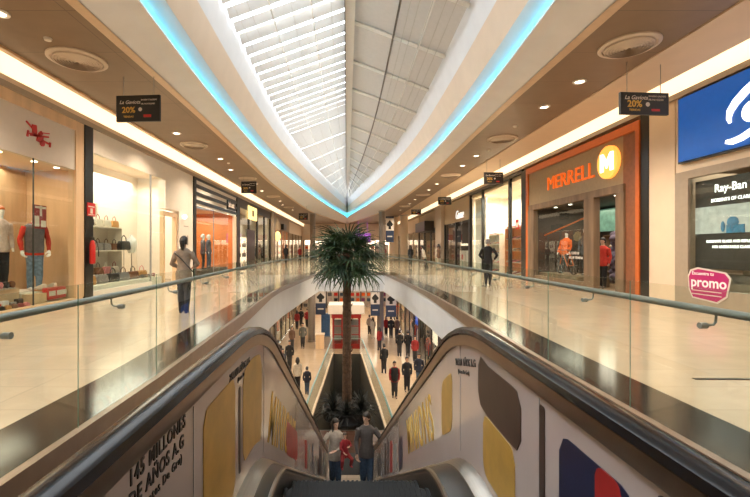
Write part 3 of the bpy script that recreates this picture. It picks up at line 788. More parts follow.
def bust(loc, label, m):
    t = thing('display_bust', label, 'mannequin', loc)
    MB().cyl((0, 0, 0), .14, .02).build('base', m_grey, t); MB().tube([(0, 0, .02), (0, 0, .95)], .015, 8).build('pole', m_steel, t)
    MB().loft([ring(0, 0, z, rx, ry) for z, rx, ry in ((.9, .12, .1), (1.05, .15, .12), (1.25, .2, .13), (1.38, .17, .1), (1.45, .07, .06), (1.54, .05, .05))]).build('torso', m, t, smooth=True)
bust((-7.45, 14.35, .34), 'white display bust on a pole behind the bag shop window', m_mann)
handbag((-7.5, 13.95, 1.35), 1, 'black handbag hung on the stand by white bust', 1.5, R(85), None)
o = MB().tube([(-7.5, 13.95, .34), (-7.5, 13.95, 1.35)], .012, 6).build('bag_stand', m_steel); tag(o, 'thin steel stand carrying the black handbag', 'stand')
pts = [((-7.35, 14.75+i*.28, .34), WH[i]) for i in range(4)]
place_goods('shoe', pts, rng, '{c} shoe at the far end of the window plinth, {w}', 'shoes on the window plinth', 1.2, R(70))
# ---- black pillar, shop 3 (orange interior, striped header)
o = MB().box((XL-.3, 18.95, 0), (XL+.02, 19.25, 4.82)).build('pillar', m_blackf); tag(o, 'black pillar between white bag shop and orange shop', 'pillar')
room(-1, 19.25, 26.4, XL, 3.2, 3.6, m_shopo, m_shopf)
t = thing('shopfront', 'orange lit shopfront under black and white striped header', 'shopfront', (XL, 23, 0))
B((XL-.1, 19.25, 3.4), (XL-.03, 26.3, 4.82), 'header', m_shopw)
for i in range(4): B((XL-.03, 19.25, 4.60-i*.36), (XL+.02, 26.3, 4.76-i*.36), 'stripe', m_blackf)
B((XL-.02, 24.2, 3.72), (XL+.05, 26.0, 4.25), 'name_board', m_blackf)
text('letter_sign', 'alcott', .5, LW(XL+.06, 24.35, 3.85), m_signw, t, .02, .005, width=1.1)
B((XL-.06, 19.3, .1), (XL-.045, 24.6, 3.4), 'glass_pane', m_glass)
B((XL-.1, 19.25, 0), (XL, 24.6, .1), 'plinth', m_cream)
B((XL-.12, 25.8, 0), (XL, 26.3, 3.4), 'cream_post', m_cream)
for q in (21.9,): B((XL-.07, q, .1), (XL-.03, q+.04, 3.4), 'glass_joint', m_grey)
o = MB().box((-10.05, 20.4, 3.15), (-9.95, 22.4, 3.3)).build('neon_strip', m_cyan); tag(o, 'pale blue neon strip on the orange shop back wall', 'light')
poster('hanging_poster', 'patterned poster hanging behind the orange shop mannequins', LW(-8.6, 22.6, 2.05), 1.0, 1.3, mat('patterned_print', (.12, .09, .10), .5, noise=.8, nscale=9), [(.2, .15, .45, .8, m_signw), (.55, .3, .8, 1.0, GOODS[5])])
o = MB().box((-8.0, 20.4, 0.02), (-7.2, 25, .3)).build('display_platform', m_shopd); tag(o, 'dark display platform in the orange shop window', 'platform')
mt = [cloth('grey_jacket', (.10, .095, .10)), cloth('slate_jacket', (.07, .085, .12)), cloth('purple_dress', (.22, .06, .16))]
person('mannequin in grey jacket with backpack in orange shop window', (-7.6, 21.9, .3), R(-60), 1.85, .06, top=mt[0], bottom=m_trs, headless=False, hair=m_mann, skin=m_mann, name='mannequin', cat='mannequin')
person('mannequin in slate jacket beside the grey jacket mannequin', (-7.6, 22.8, .3), R(-95), 1.85, .06, top=mt[1], bottom=m_jean, headless=False, hair=m_mann, skin=m_mann, name='mannequin', cat='mannequin')
person('mannequin in purple dress at the near end of orange shop window', (-7.6, 20.6, .3), R(-80), 1.75, .02, top=mt[2], bottom=mt[2], headless=True, skin=m_mann, name='mannequin', cat='mannequin', coat=.1)
# ---- further left shops
o = MB().box((XL-.3, 26.4, 0), (XL+.02, 27.0, 4.82)).build('pillar', m_blackf); tag(o, 'black pillar between orange shop and yellow sign shop', 'pillar')
def far_shop(side, y0, y1, label, hdr, frame_m, inner, panes, z_h=3.3, depth=2.2, sign=None, nst=5, goods=True, seed=1, short='far shop'):
    x = XL if side < 0 else XR; s = side
    room(side, y0, y1, x, depth, z_h+.25, inner, m_shopf)
    t = thing('shopfront', label, 'shopfront', (x, (y0+y1)/2, 0))
    MB().box((x+s*.1, y0, z_h), (x, y1, 4.86)).build('header', hdr, t, world=True)
    d = (y1-y0)/panes
    for i in range(panes+1):
        MB().box((x+s*.12, y0+i*d-.09, 0), (x-s*.02, y0+i*d+.09, z_h)).build('mullion', frame_m, t, world=True)
    for i in range(panes):
        MB().box((x+s*.06, y0+i*d+.09, .1), (x+s*.045, y0+(i+1)*d-.09, z_h)).build('glass_pane', m_glass, t, world=True)
    MB().box((x+s*.12, y0, 0), (x, y1, .1)).build('plinth', frame_m, t, world=True)
    rr = random.Random(seed)
    if goods:
        for i in range(panes):
            yc = y0+(i+.5)*d
            shelf_unit((x+s*.9, yc, .02), R(90) if s < 0 else R(-90), d*.55, .4, 2.2, 4, rr.choice([m_shopw, m_tan, m_litp]), '%s display shelves in the %s' % (['nearest', 'second', 'third', 'fourth', 'fifth'][min(i, 4)], short))
            q = []
            for z in (0.04, .77, 1.5):
                for e in (-.2, .2): q.append(((x+s*.85, yc+e*d, z), 'pane '+['one', 'two', 'three', 'four', 'five'][i]+', '+('bottom', 'middle', 'upper')[int(z/.7)]+' shelf, '+('near' if e < 0 else 'far')+' side'))
            place_goods('bag', q, rr, '{c} bag in %s, {w}' % short, 'bags in the %s' % short, 1.5, R(90))
    return t
t = far_shop(-1, 27.0, 38.0, 'black framed shop with square yellow sign over its door', m_blackf, m_blackf, m_shopw, 4, z_h=4.1, seed=5, short='yellow sign shop')
B((XL, 29.3, 3.5), (XL+.06, 32.0, 4.45), 'yellow_sign', m_lity); B((XL+.06, 30.4, 3.75), (XL+.07, 30.9, 4.2), 'sign_mark', m_dark)
B((XL-.02, 29.0, 0), (XL+.03, 31.4, 2.75), 'door_leaf', m_blackf)
for i, q in enumerate((28.0, 33.2, 34.4, 36.6)):
    person('dressed mannequin behind glass of yellow sign shop, %s from the door' % ('nearer', 'first', 'second', 'third')[i], (-7.5, q, .02), R(-90), 1.75, .03, top=[m_plaid, m_redc, mt[1], mt[0]][i], bottom=m_trs, headless=False, hair=m_mann, skin=m_mann, name='mannequin', cat='mannequin')
o = MB().box((XL-.3, 38.1, 0), (XL+.25, 39.2, 4.82)).build('pillar', m_taupe); tag(o, 'taupe pillar beyond the yellow sign shop', 'pillar')
t = far_shop(-1, 39.3, 50, 'far brown shopfront left of the grey column', m_brownw, m_taupe, m_shopo, 4, seed=8, short='far brown left shop')
B((XL, 44, 3.4), (XL+.3, 46, 4.0), 'blade_sign', m_blackf)
o = MB().ball((XL+.15, 41.0, 2.6), (.3, .5, .5)).build('globe_lamp', m_lity, smooth=True); tag(o, 'round amber lamp on the far brown shopfront', 'lamp')
t = far_shop(-1, 50.4, 64, 'bright red and white shop at far left', m_cream, m_taupe, m_shopw, 4, seed=9, short='far left bright shop')
# ---------------------------------------------------------------- right wall
mb = MB(); mb.box((XR+.02, YB, 4.975), (XR+.3, YE, ZC+.4)); struct(mb.build('wall_right_header', m_cream))
mb = MB(); mb.box((XR-.05, YB, 4.97), (XR+.02, YE, 5.1)); struct(mb.build('trim_16', m_taupe))
# shop 1: optician, blue sign
room(1, 3, 10.0, XR, 2.0, 3.5, m_taupe, m_shopf)
t = thing('shopfront', 'optician shopfront in cream and taupe under a cobalt sign', 'shopfront', (XR, 8, 0))
B((XR-.0, 10.0, 0), (XR+.15, 10.85, 4.97), 'cream_pier', m_cream)
B((XR+.02, 3, 3.2), (XR+.15, 10.0, 4.97), 'header', m_cream)
B((XR+.0, 9.62, 0), (XR+.12, 10.0, 3.02), 'side_post', m_taupe)
B((XR+.0, 3, 3.02), (XR+.12, 10.0, 3.2), 'lintel', m_taupe)
B((XR+.0, 3, 0), (XR+.12, 9.62, .5), 'plinth', m_taupe)
B((XR+.06, 3, .5), (XR+.075, 9.62, 3.02), 'glass_pane', m_glass)
B((XR-.02, 7.9, 0), (XR+.1, 8.0, 3.02), 'mullion', m_taupe)
s = thing('cobalt_sign', 'cobalt blue sign with white swirling eye emblem over the optician', 'sign', (XR-.1, 7, 3.4))
MB().box((XR-.10, 4.4, 3.38), (XR+.02, 9.78, 4.92)).build('frame', m_blackf, s, world=True)
MB().box((XR-.13, 4.45, 3.42), (XR-.10, 9.73, 4.88)).build('face', m_blue, s, world=True)
# swirl: upper arc, ball, lower tail (u = distance toward the viewer from Y 9.05)
def ribbon(mb, pts, ws, d=.02):
    P = [Vector((a, b, 0)) for a, b in pts]; Lp = []; Rp = []
    for i, p in enumerate(P):
        tt = (P[min(i+1, len(P)-1)]-P[max(i-1, 0)]).normalized(); n = tt.cross(Vector((0, 0, 1)))*ws[i]/2; Lp.append(p-n); Rp.append(p+n)
    up = Vector((0, 0, d)); n = len(P)
    mb.loft([[Lp[i], Rp[i], Rp[i]+up, Lp[i]+up] for i in range(n)])
mb = MB(); mb.T = RW(XR-.135, 8.5, 3.42)
ribbon(mb, [(.10, .52), (.07, .62), (.10, .76), (.22, .90), (.42, 1.04), (.65, 1.16), (.95, 1.27), (1.3, 1.33)], [.05, .10, .15, .17, .17, .16, .14, .05])
ribbon(mb, [(.0, .16), (.15, .13), (.35, .16), (.6, .25), (.9, .42), (1.15, .62), (1.35, .85)], [.07, .12, .13, .14, .15, .12, .05])
mb.cyl((.55, .62, 0), .20, .02, 20)
mb.build('emblem', m_litw, s, world=True)
m_addark = mat('dark_brown_poster', (.055, .045, .038), .4, noise=.1)
m_adlt = mat('poster_pale_band', (.4, .42, .4), .4, emit=(.5, .5, .45), es=.25, noise=.2, nscale=6)
M4 = RW(XR+.16, 9.6, .95)
p = poster('eyewear_poster', 'large dark eyewear poster with pale picture band in optician window', M4, 2.6, 1.98, m_addark, [(0, .78, 2.6, 1.38, m_adlt)], 'poster')
for body, size, x, y in (('Ray-Ban', .24, .50, 1.68), ('MOMENTS OF CLARITY', .10, .42, 1.47), ('ELIMINATE GLARE AND REFLECTIONS', .08, .30, .58), ('FOR UNBEATABLE CLARITY', .08, .45, .46)):
    text('lettering', body, size, M4 @ Matrix.Translation((x, y, .006)), m_litw, p, .004, .001, width=.95)
mb = MB(); mb.T = M4; mb.ball((.95, 1.0, .02), (.14, .13, .015)); mb.ball((.72, .92, .02), (.05, .12, .012)); mb.box((.8, .78, 0), (1.2, .95, .02)); mb.build('blue_figure', mat('blue_print', (.05, .2, .35), .5, noise=.3), p, world=True)
mb = MB(); mb.T = M4; mb.ball((1.5, 1.02, .02), (.18, .16, .015)); mb.ball((1.9, .95, .02), (.12, .15, .012)); mb.build('second_figure', mat('brown_print', (.2, .1, .06), .5, noise=.3), p, world=True)
# promo sticker on the glass
m_sticker = mat('white_vinyl', (.85, .83, .82), .4, noise=.01)
M4 = RW(XR-.01, 9.58, .28)
s = thing('promo_sticker', 'magenta promo sticker on the optician window glass', 'sticker', M4 @ Vector((.5, 0, 0)))
poly = [(.1, .0), (.75, -.06), (.98, .1), (1.0, .2), (1.06, .5), (.95, .62), (.25, .70), (.05, .64), (-.02, .5), (.0, .2)]
mb = MB(); mb.T = M4; mb.prism([(a*1.0, b) for a, b in poly], 2, 0, .006); mb.build('backing', m_signw, s, world=True)
mb = MB(); mb.T = M4; mb.prism([(.5+(a-.5)*.93, .3+(b-.3)*.9) for a, b in poly], 2, .006, .011); mb.build('face', m_pink, s, world=True)
text('lettering', 'promo', .31, M4 @ Matrix.Translation((.07, .27, .012)), m_sticker, s, .003, .006, width=1.05)
text('lettering', 'Encuentra tu', .11, M4 @ Matrix.Translation((.1, .53, .012)), m_sticker, s, .003, .001)
for k in range(2): mb = MB(); mb.T = M4; mb.box((.1, .17-k*.08, .011), (.85, .19-k*.08, .014)); mb.build('small_print', m_signw, s, world=True)
o = MB().box((XR+.35, 4.5, .02), (XR+.8, 9.3, .85)).build('display_cabinet', m_taupe); tag(o, 'taupe display cabinet under the eyewear poster', 'cabinet')
for i in range(5):
    o = MB().box((XR+.4, 5.2+i*.8, .85), (XR+.6, 5.5+i*.8, 1.05)).build('eyewear_box', [m_litw, m_lblue, m_signw, m_grey, m_signw][i]); tag(o, ['white', 'blue', 'ivory', 'grey', 'second ivory'][i]+' eyewear box on the cabinet below the poster', 'box')
# black pillar
o = MB().box((XR-.02, 10.85, 0), (XR+.3, 11.15, 4.97)).build('pillar', m_blackf); tag(o, 'black pillar between the cobalt sign shop and the orange framed shop', 'pillar')
# ---- shop 2: orange frame outdoor shop
y0, y1 = 11.15, 18.2
room(1, y0+.3, y1-.3, XR, 3.0, 3.1, m_shopd, m_shopf)
t = thing('shopfront', 'outdoor shopfront in dark wood with bright orange frame', 'shopfront', (XR, 14.6, 0))
B((XR-.06, y0, 0), (XR+.1, y0+.14, 4.62), 'frame_post', m_orange); B((XR-.06, y1-.2, 0), (XR+.1, y1, 4.62), 'frame_post', m_orange)
B((XR-.06, y0, 4.62), (XR+.1, y1, 4.86), 'frame_top', m_orange)
B((XR+.0, y0+.14, 0), (XR+.12, y0+.72, 4.62), 'side_board', m_redwood)
B((XR+.0, y0+.72, 3.22), (XR+.12, y1-.2, 4.62), 'sign_board', m_brownw)
B((XR-.08, y0+.62, 3.02), (XR+.14, y1-.3, 3.24), 'beam', m_bark)
B((XR-.06, y0+.62, 0), (XR+.14, y0+.98, 3.02), 'timber_post', m_bark); B((XR-.06, 13.2, 0), (XR+.14, 13.75, 3.02), 'timber_post', m_bark); B((XR-.06, y1-.75, 0), (XR+.14, y1-.2, 3.02), 'timber_post', m_bark)
B((XR-.02, 13.75, 0), (XR+.12, y1-.75, .28), 'plinth', m_bark)
B((XR+.05, 13.75, .28), (XR+.065, y1-.75, 3.02), 'glass_pane', m_glass)
text('letter_sign', 'MERRELL', .72, RW(XR-.02, 16.35, 3.68), m_orangel, t, .04, .0, width=1.1)
mb = MB(); mb.T = RW(XR-.02, 12.42, 3.98); mb.cyl((0, 0, 0), .49, .10, 32); mb.build('logo_disc', mat('lit_amber_disc', (.9, .4, .05), .4, emit=(1, .40, .07), es=.9), t, world=True)
mb = MB(); mb.T = RW(XR-.12, 12.42, 3.98)
mb.prism([(-.30, -.27), (-.30, .27), (-.17, .27), (0, .02), (.17, .27), (.30, .27), (.30, -.27), (.17, -.27), (.17, .06), (0, -.19), (-.17, .06), (-.17, -.27)], 2, 0, .03)
mb.build('logo_letter', m_litw, t, world=True)
spots(1, 8.5, 3.08, [12.1, 12.7, 13.1, 14.6, 15.8, 16.9], 'small spotlight in the orange framed shop ceiling', 'spotlights in the outdoor shop')
# window display: bicycle, jackets, rocks
o = MB().box((XR+.25, 14.7, .02), (XR+1.4, 17.6, .4)).build('display_platform', m_bark); tag(o, 'dark timber platform in outdoor shop window under the bicycle', 'platform')
B0 = 1.0
bk = thing('bicycle', 'mountain bicycle hung in outdoor shop window behind the orange jacket', 'bicycle', (XR+.7, 16.2, .4))
for yy in (15.75, 16.75):
    mb = MB(); mb.tube([(XR+.7, yy+math.cos(a)*.34, .4+.36+math.sin(a)*.34) for a in [2*PI*i/24 for i in range(25)]], .025, 6)
    wl = mb.build('wheel', m_rubber, bk, world=True)
    mb = MB()
    for a in range(8): mb.tube([(XR+.7, yy, .76), (XR+.7, yy+math.cos(a*PI/4)*.34, .76+math.sin(a*PI/4)*.34)], .004, 4)
    mb.build('spokes', m_steel, wl, world=True)
mb = MB()
for a, b in (((15.75, .76), (15.55, 1.3)), ((15.55, 1.25), (15.0, 1.2)), ((15.0, 1.2), (14.75, .76)), ((14.75, .76), (15.2, .72)), ((15.2, .72), (15.55, 1.25)), ((15.2, .72), (15.0, 1.2))):
    mb.tube([(XR+.7, a[0]+1, a[1]), (XR+.7, b[0]+1, b[1])], .02, 6)
mb.build('bike_frame', m_orange, bk, world=True); MB().box((XR+.63, 15.85, 1.28), (XR+.77, 16.1, 1.33)).build('saddle', m_dark, bk, world=True)
MB().tube([(XR+.45, 16.5, 1.36), (XR+.7, 16.55, 1.33), (XR+.95, 16.5, 1.36)], .015, 6).build('handlebar', m_dark, bk, world=True)
m_orj = cloth('orange_jacket', (.75, .13, .02))
person('mannequin in bright orange jacket leaning over the bicycle', (XR+1.0, 17.0, .4), R(120), 1.7, .14, top=m_orj, bottom=m_trs, headless=False, hair=m_dark, skin=m_mann, name='mannequin', cat='mannequin', lean=-.25)
person('mannequin in dark jacket right of the bicycle in outdoor window', (XR+.9, 15.3, .4), R(120), 1.75, .05, top=mt[0], bottom=m_trs, headless=False, hair=m_grey, skin=m_mann, name='mannequin', cat='mannequin')
person('shop assistant in red shirt at the outdoor shop doorway', (XR+.95, 14.35, .02), R(120), 1.75, .1, top=m_redc, bottom=m_blackc, name='person', cat='person')
o = MB().tube([(XR+.35, 17.3, 1.95), (XR+.35, 13.9, 2.55)], .03, 6).build('orange_rope', m_orange); tag(o, 'slanting orange rope strung across the outdoor shop window', 'rope')
mb = MB()
rr = random.Random(2)
for i in range(12): mb.ball((XR+1.75+rr.uniform(-.15, .15), 14.9+rr.uniform(-.3, .3), .25+i*.15), (.25, .28, .14), 8, 6)
o = fuse(mb, 'rock_display', mat('violet_rock', (.10, .07, .10), .8, noise=.4, bump=.5), None, .04); tag(o, 'tall dark rock display column inside the doorway', 'display')
o = MB().box((XR+2.6, 15.8, 2.1), (XR+2.7, 17.6, 3.0)).build('wall_screen', mat('green_screen_print', (.1, .2, .15), .4, emit=(.10, .2, .14), es=.6, noise=.5, nscale=4)); tag(o, 'green landscape screen on outdoor shop back wall', 'screen')
shelf_unit((XR+2.6, 15.6, .02), R(-90), 2.2, .4, 1.9, 5, m_bark, 'dark shelves at the back of outdoor shop')
place_goods('shoe', [((XR+2.55, 14.9+i*.32, .475*k+.04), '%s shelf, place %s' % (('lowest', 'second', 'third', 'fourth')[k], ('one', 'two', 'three', 'four', 'five')[i])) for i in range(5) for k in range(1, 4)], rr, '{c} boot at back of outdoor shop, {w}', 'boots in the outdoor shop', 1.4, R(90))
text('window_lettering', 'EL CAMINO', .12, RW(XR+.04, 14.85, 1.2), m_signw, t, .003, .004)
text('window_lettering', 'NO SE TERMINA', .12, RW(XR+.04, 14.85, 1.04), m_signw, t, .003, .004)
# ---- shop 3: white shoe shop
o = MB().box((XR-.03, 18.2, 0), (XR+.3, 18.75, 4.86)).build('pillar', m_blackf); tag(o, 'black pillar between orange framed shop and white shoe shop', 'pillar')
room(1, 18.75, 26.7, XR, 2.4, 4.6, m_shopw, m_lowfloor)
t = thing('shopfront', 'tall glazed white shoe shopfront with thin black mullions', 'shopfront', (XR, 22.5, 0))
for q in (20.15, 24.2, 26.6): B((XR-.02, q, 0), (XR+.12, q+.14, 4.86), 'mullion', m_blackf)
for a, b in ((18.75, 20.15), (20.29, 24.2), (24.34, 26.6)): B((XR+.05, a, .08), (XR+.065, b, 4.80), 'glass_pane', m_glass)
B((XR+0, 18.75, 0), (XR+.12, 26.6, .08), 'plinth', m_taupe); B((XR+0, 18.75, 4.80), (XR+.12, 26.6, 4.97), 'head_rail', m_blackf)
B((XR+.3, 24.5, .1), (XR+.34, 26.5, 4.5), 'white_screen', m_shopw)
s1 = shelf_unit((XR+.85, 21.25, .05), R(-90), 2.3, .45, 2.4, 5, m_orangel if 0 else mat('orange_shelf', (.66, .27, .10), .5, noise=.05), 'orange shelf unit of shoes behind the shoe shop glass')
s2 = shelf_unit((XR+.65, 23.6, .05), R(-90), 1.7, .4, 2.1, 5, m_shopw, 'white shelf unit of shoes behind the man in black')
q = [((XR+.78, 20.4+i*.42, .07+k*.6), '%s shelf, number %s from the right' % (('floor', 'second', 'third', 'fourth', 'top')[k], ('one', 'two', 'three', 'four', 'five')[i])) for k in range(5) for i in range(5)]
place_goods('shoe', q, rr, '{c} shoe on orange unit, {w}', 'shoes on the orange unit', 1.35, R(80))
q = [((XR+.58, 23.0+i*.4, .07+k*.525), '%s shelf, number %s from the right' % (('floor', 'second', 'third', 'fourth', 'top')[k], ('one', 'two', 'three', 'four')[i])) for k in range(5) for i in range(4)]
place_goods('shoe', q, rr, '{c} shoe on white unit, {w}', 'shoes on the white unit', 1.35, R(80))
poster('window_sign', 'small red sign stuck on the shoe shop glass by orange frame', RW(XR-.02, 19.4, 2.3), .34, .45, m_red, [(.05, .08, .28, .3, m_signw)], depth=.01)
# ---- shop 4: dark shop with white script sign
t = far_shop(1, 26.9, 33.6, 'dark brown shopfront with white script sign and lit window', m_brownw, m_blackf, m_shopd, 2, seed=12, goods=False)
text('letter_sign', 'Game', .85, RW(XR-.06, 30.0, 3.5), mat('dim_white_letter', (.8, .8, .8), .4, emit=(1, .95, .9), es=.6), t, .04, .0, shear=.3)
text('header_lettering', 'GIVENTURA', .35, RW(XR-.03, 30.2, 4.0), m_gold, t, .02, .004) if 0 else None
for i, q in enumerate((27.2, 28.9)):
    u = thing('display_counter', 'white counter with red emblem in dark shop window, %s one' % ('nearer', 'farther')[i], 'counter', (XR+.5, q+.6, .02))
    MB().box((XR+.3, q, .02), (XR+.8, q+1.25, 1.25)).build('counter_body', m_signw, u, world=True)
    MB().cyl((XR+.3, q+.6, .8), .2, -.02, 16, axis=0).build('emblem', m_red, u, world=True)
    o = MB().box((XR+.35, q+.1, 1.6), (XR+.7, q+1.1, 1.75)).build('lit_shelf', m_litp); tag(o, 'lit display shelf above the %s white counter' % ('nearer', 'farther')[i], 'shelf')
o = MB().box((XR+.2, 30.8, .1), (XR+.3, 33.0, 3.0)).build('brown_panel', GOODS[0]); tag(o, 'tall brown panel left of the white script sign', 'panel')
o = MB().box((XR-.25, 33.7, 0), (XR+.3, 36.0, 4.86)).build('stone_pier', m_taupe); tag(o, 'wide taupe stone pier beyond the white script shop', 'pier')
t = far_shop(1, 36.1, 45.5, 'far dark shop with curved black hanging header sign', m_brownw, m_shopd, m_shopd, 3, seed=14, short='far dark right shop')
B((XR-.9, 37.5, 3.0), (XR-.05, 42.5, 3.9), 'hanging_header', m_blackf); text('letter_sign', 'STRADIV', .6, RW(XR-.93, 41.8, 3.2), m_signw, t, .02) if 0 else None
t = far_shop(1, 46, 64, 'far cream shop at the end of right walkway', m_cream, m_taupe, m_shopw, 5, seed=15, short='far cream right shop')
# ================================================================== upper ceiling fittings
def hang_sign(x, y, wd, ht, ztop, rz, label, blocks):
    t = thing('hanging_sign', label, 'sign', (x, y, ztop-ht), rz, 'black promotion signs hung over the walkways')
    MB().box((-wd/2, -.03, 0), (wd/2, .03, ht)).build('board', m_dark, t)
    for s in (-1, 1): MB().tube([(s*wd*.35, 0, ht), (s*wd*.35, 0, ZC-ztop+ht)], .008, 6).build('hanger', m_steel, t)
    M4 = Matrix.Translation((x, y, ztop-ht)) @ Matrix.Rotation(rz, 4, 'Z') @ frame((-wd/2, -.035, 0), (1, 0, 0), (0, 0, 1))
    k = wd/1.04
    text('lettering', 'La Gaviota', .115*k, M4 @ Matrix.Translation((.08*k, .40*ht/.59, 0)), m_signw, t, .004, .001, shear=.3)
    text('lettering', '20%', .19*k, M4 @ Matrix.Translation((.14*k, .20*ht/.59, 0)), m_gold, t, .004, .004)
    text('lettering', 'EN ROPA Y CALZADO', .044*k, M4 @ Matrix.Translation((.60*k, .47*ht/.59, 0)), m_signw, t, .004, .001, width=.85)
    text('lettering', 'DEL 4 AL 8 DE JUNIO', .044*k, M4 @ Matrix.Translation((.60*k, .38*ht/.59, 0)), m_signw, t, .004, .001, width=.8)
    text('lettering', 'TIENDAS', .06*k, M4 @ Matrix.Translation((.18*k, .09*ht/.59, 0)), m_gold, t, .004, .001)
    mb = MB(); mb.T = M4; mb.box((.66*k, .09*ht/.59, 0), (.84*k, .15*ht/.59, .004)); mb.build('red_mark', m_red, t, world=True)
    mb = MB(); mb.T = M4; mb.cyl((.58*k, .27*ht/.59, 0), .045*k, .004); mb.build('round_mark', m_signw, t, world=True)
hang_sign(-4.72, 9.4, 1.02, .59, 4.86, R(-4), 'black promotion sign hung over the left walkway nearest the camera', 0)
hang_sign(-5.2, 22, .82, .62, 4.95, R(-4), 'black promotion sign hung over left walkway before the orange shop', 0)
hang_sign(-4.0, 38, .85, .6, 4.62, 0, 'black promotion sign hung at far left beside the grey column', 0)
hang_sign(6.22, 8.7, 1.06, .46, 4.66, R(4), 'black promotion sign hung over the right walkway nearest the camera', 0)
hang_sign(6.35, 18, .82, .5, 4.70, 0, 'black promotion sign hung before the white shoe shop', 0)
hang_sign(6.35, 27, .85, .5, 4.75, 0, 'black promotion sign hung before the dark script sign shop', 0)
hang_sign(6.0, 36, .85, .45, 4.78, 0, 'smallest black promotion sign hung far down the right walkway', 0)
hang_sign(4.6, 47, .9, .5, 4.6, 0, 'black promotion sign hung beside the far right column', 0)
def vent(x, y, r, label):
    t = thing('ceiling_vent', label, 'vent', (x, y, ZC-.05), 0, 'round ceiling vents')
    MB().lathe((0, 0, 0), [(r, .05), (r, .02), (r*.93, 0), (r*.86, .0), (r*.84, .03)], 36).build('ring', m_vent, t, smooth=True)
    mb = MB(); mb.loft([[(math.cos(2*PI*i/36)*r*q, math.sin(2*PI*i/36)*r*q, z) for i in range(36)] for q, z in ((.84, .03), (.80, .048), (.5, .049), (.02, .049))], True, False); mb.build('throat', m_dark, t, fix=False)
    for k in range(8):
        q = .08+.095*k
        mb = MB(); mb.loft([[(math.cos(2*PI*i/36)*r*a, math.sin(2*PI*i/36)*r*a, z) for i in range(36)] for a, z in ((q, -.03), (q+.045, -.02), (q+.05, .02))], True, False); mb.build('louver_ring', m_vent, t)
    return t
for i, (x, y) in enumerate([(-5.55, 8.55), (-5.75, 15.6), (-5.5, 23), (-5.5, 31), (-5.5, 39)]): vent(x, y, .55 if i == 0 else .5, 'round cream ceiling vent over left walkway, %s from the camera' % ['nearest', 'second', 'third', 'fourth', 'fifth'][i])
for i, (x, y) in enumerate([(5.4, 7.95), (5.5, 14.7), (5.5, 22), (5.5, 30), (5.3, 38)]): vent(x, y, .52, 'round cream ceiling vent over right walkway, %s from the camera' % ['nearest', 'second', 'third', 'fourth', 'fifth'][i])
NUM = ['nearest', 'second', 'third', 'fourth', 'fifth', 'sixth', 'seventh', 'eighth', 'ninth', 'tenth', 'eleventh', 'twelfth', 'thirteenth', 'fourteenth']
dl = None
for side, xs, yl in ((-1, -5.5, [-6, -1.5, 3, 6.86, 11.8, 14.0, 18.0, 20.5, 25, 28, 34, 37, 42]), (1, 5.42, [-6, -1.5, 3, 6.2, 9.67, 11.4, 17.4, 19.5, 25, 27.5, 33, 36, 42])):
    for i, y in enumerate(yl):
        x = xs-(.25 if (i % 2 and side < 0) else 0)
        lab = 'round recessed downlight over the %s walkway, %s of its row' % ('left' if side < 0 else 'right', NUM[i])
        if dl is None:
            dl = thing('downlight', lab, 'ceiling light', (x, y, ZC-.02), 0, 'recessed downlights in the brown ceiling')
            MB().lathe((0, 0, 0), [(.15, .02), (.15, .0), (.11, -.012), (.095, .0), (.095, .012)], 24).build('ring', m_lampring, dl, smooth=True)
            MB().cyl((0, 0, .002), .095, .01, 20).build('lamp', m_lamp, dl)
            o = dl
        else:
            o = copy_tree(dl); o.location = (x, y, ZC-.02); o['label'] = lab
        l = bpy.data.lights.new('bulb', 'SPOT'); l.energy = K_DOWN*9; l.color = (1, .84, .65); l.spot_size = R(130); l.spot_blend = .8; l.shadow_soft_size = .1
        lo = bpy.data.objects.new('bulb', l); C.objects.link(lo); lo.parent = o; lo.location = (0, 0, -.04)
for i, (x, y) in enumerate([(-5.55, 7.7), (-5.4, 18.9), (5.35, 13.2), (5.6, 16.4)]):
    o = MB().lathe((x, y, ZC-.05), [(.03, 0), (.06, .01), (.07, .05)], 14).build('smoke_detector', m_lampring, smooth=True); tag(o, 'small smoke detector on the %s brown ceiling, %s one' % ('left' if x < 0 else 'right', 'nearer' if i % 2 == 0 else 'farther'), 'detector')

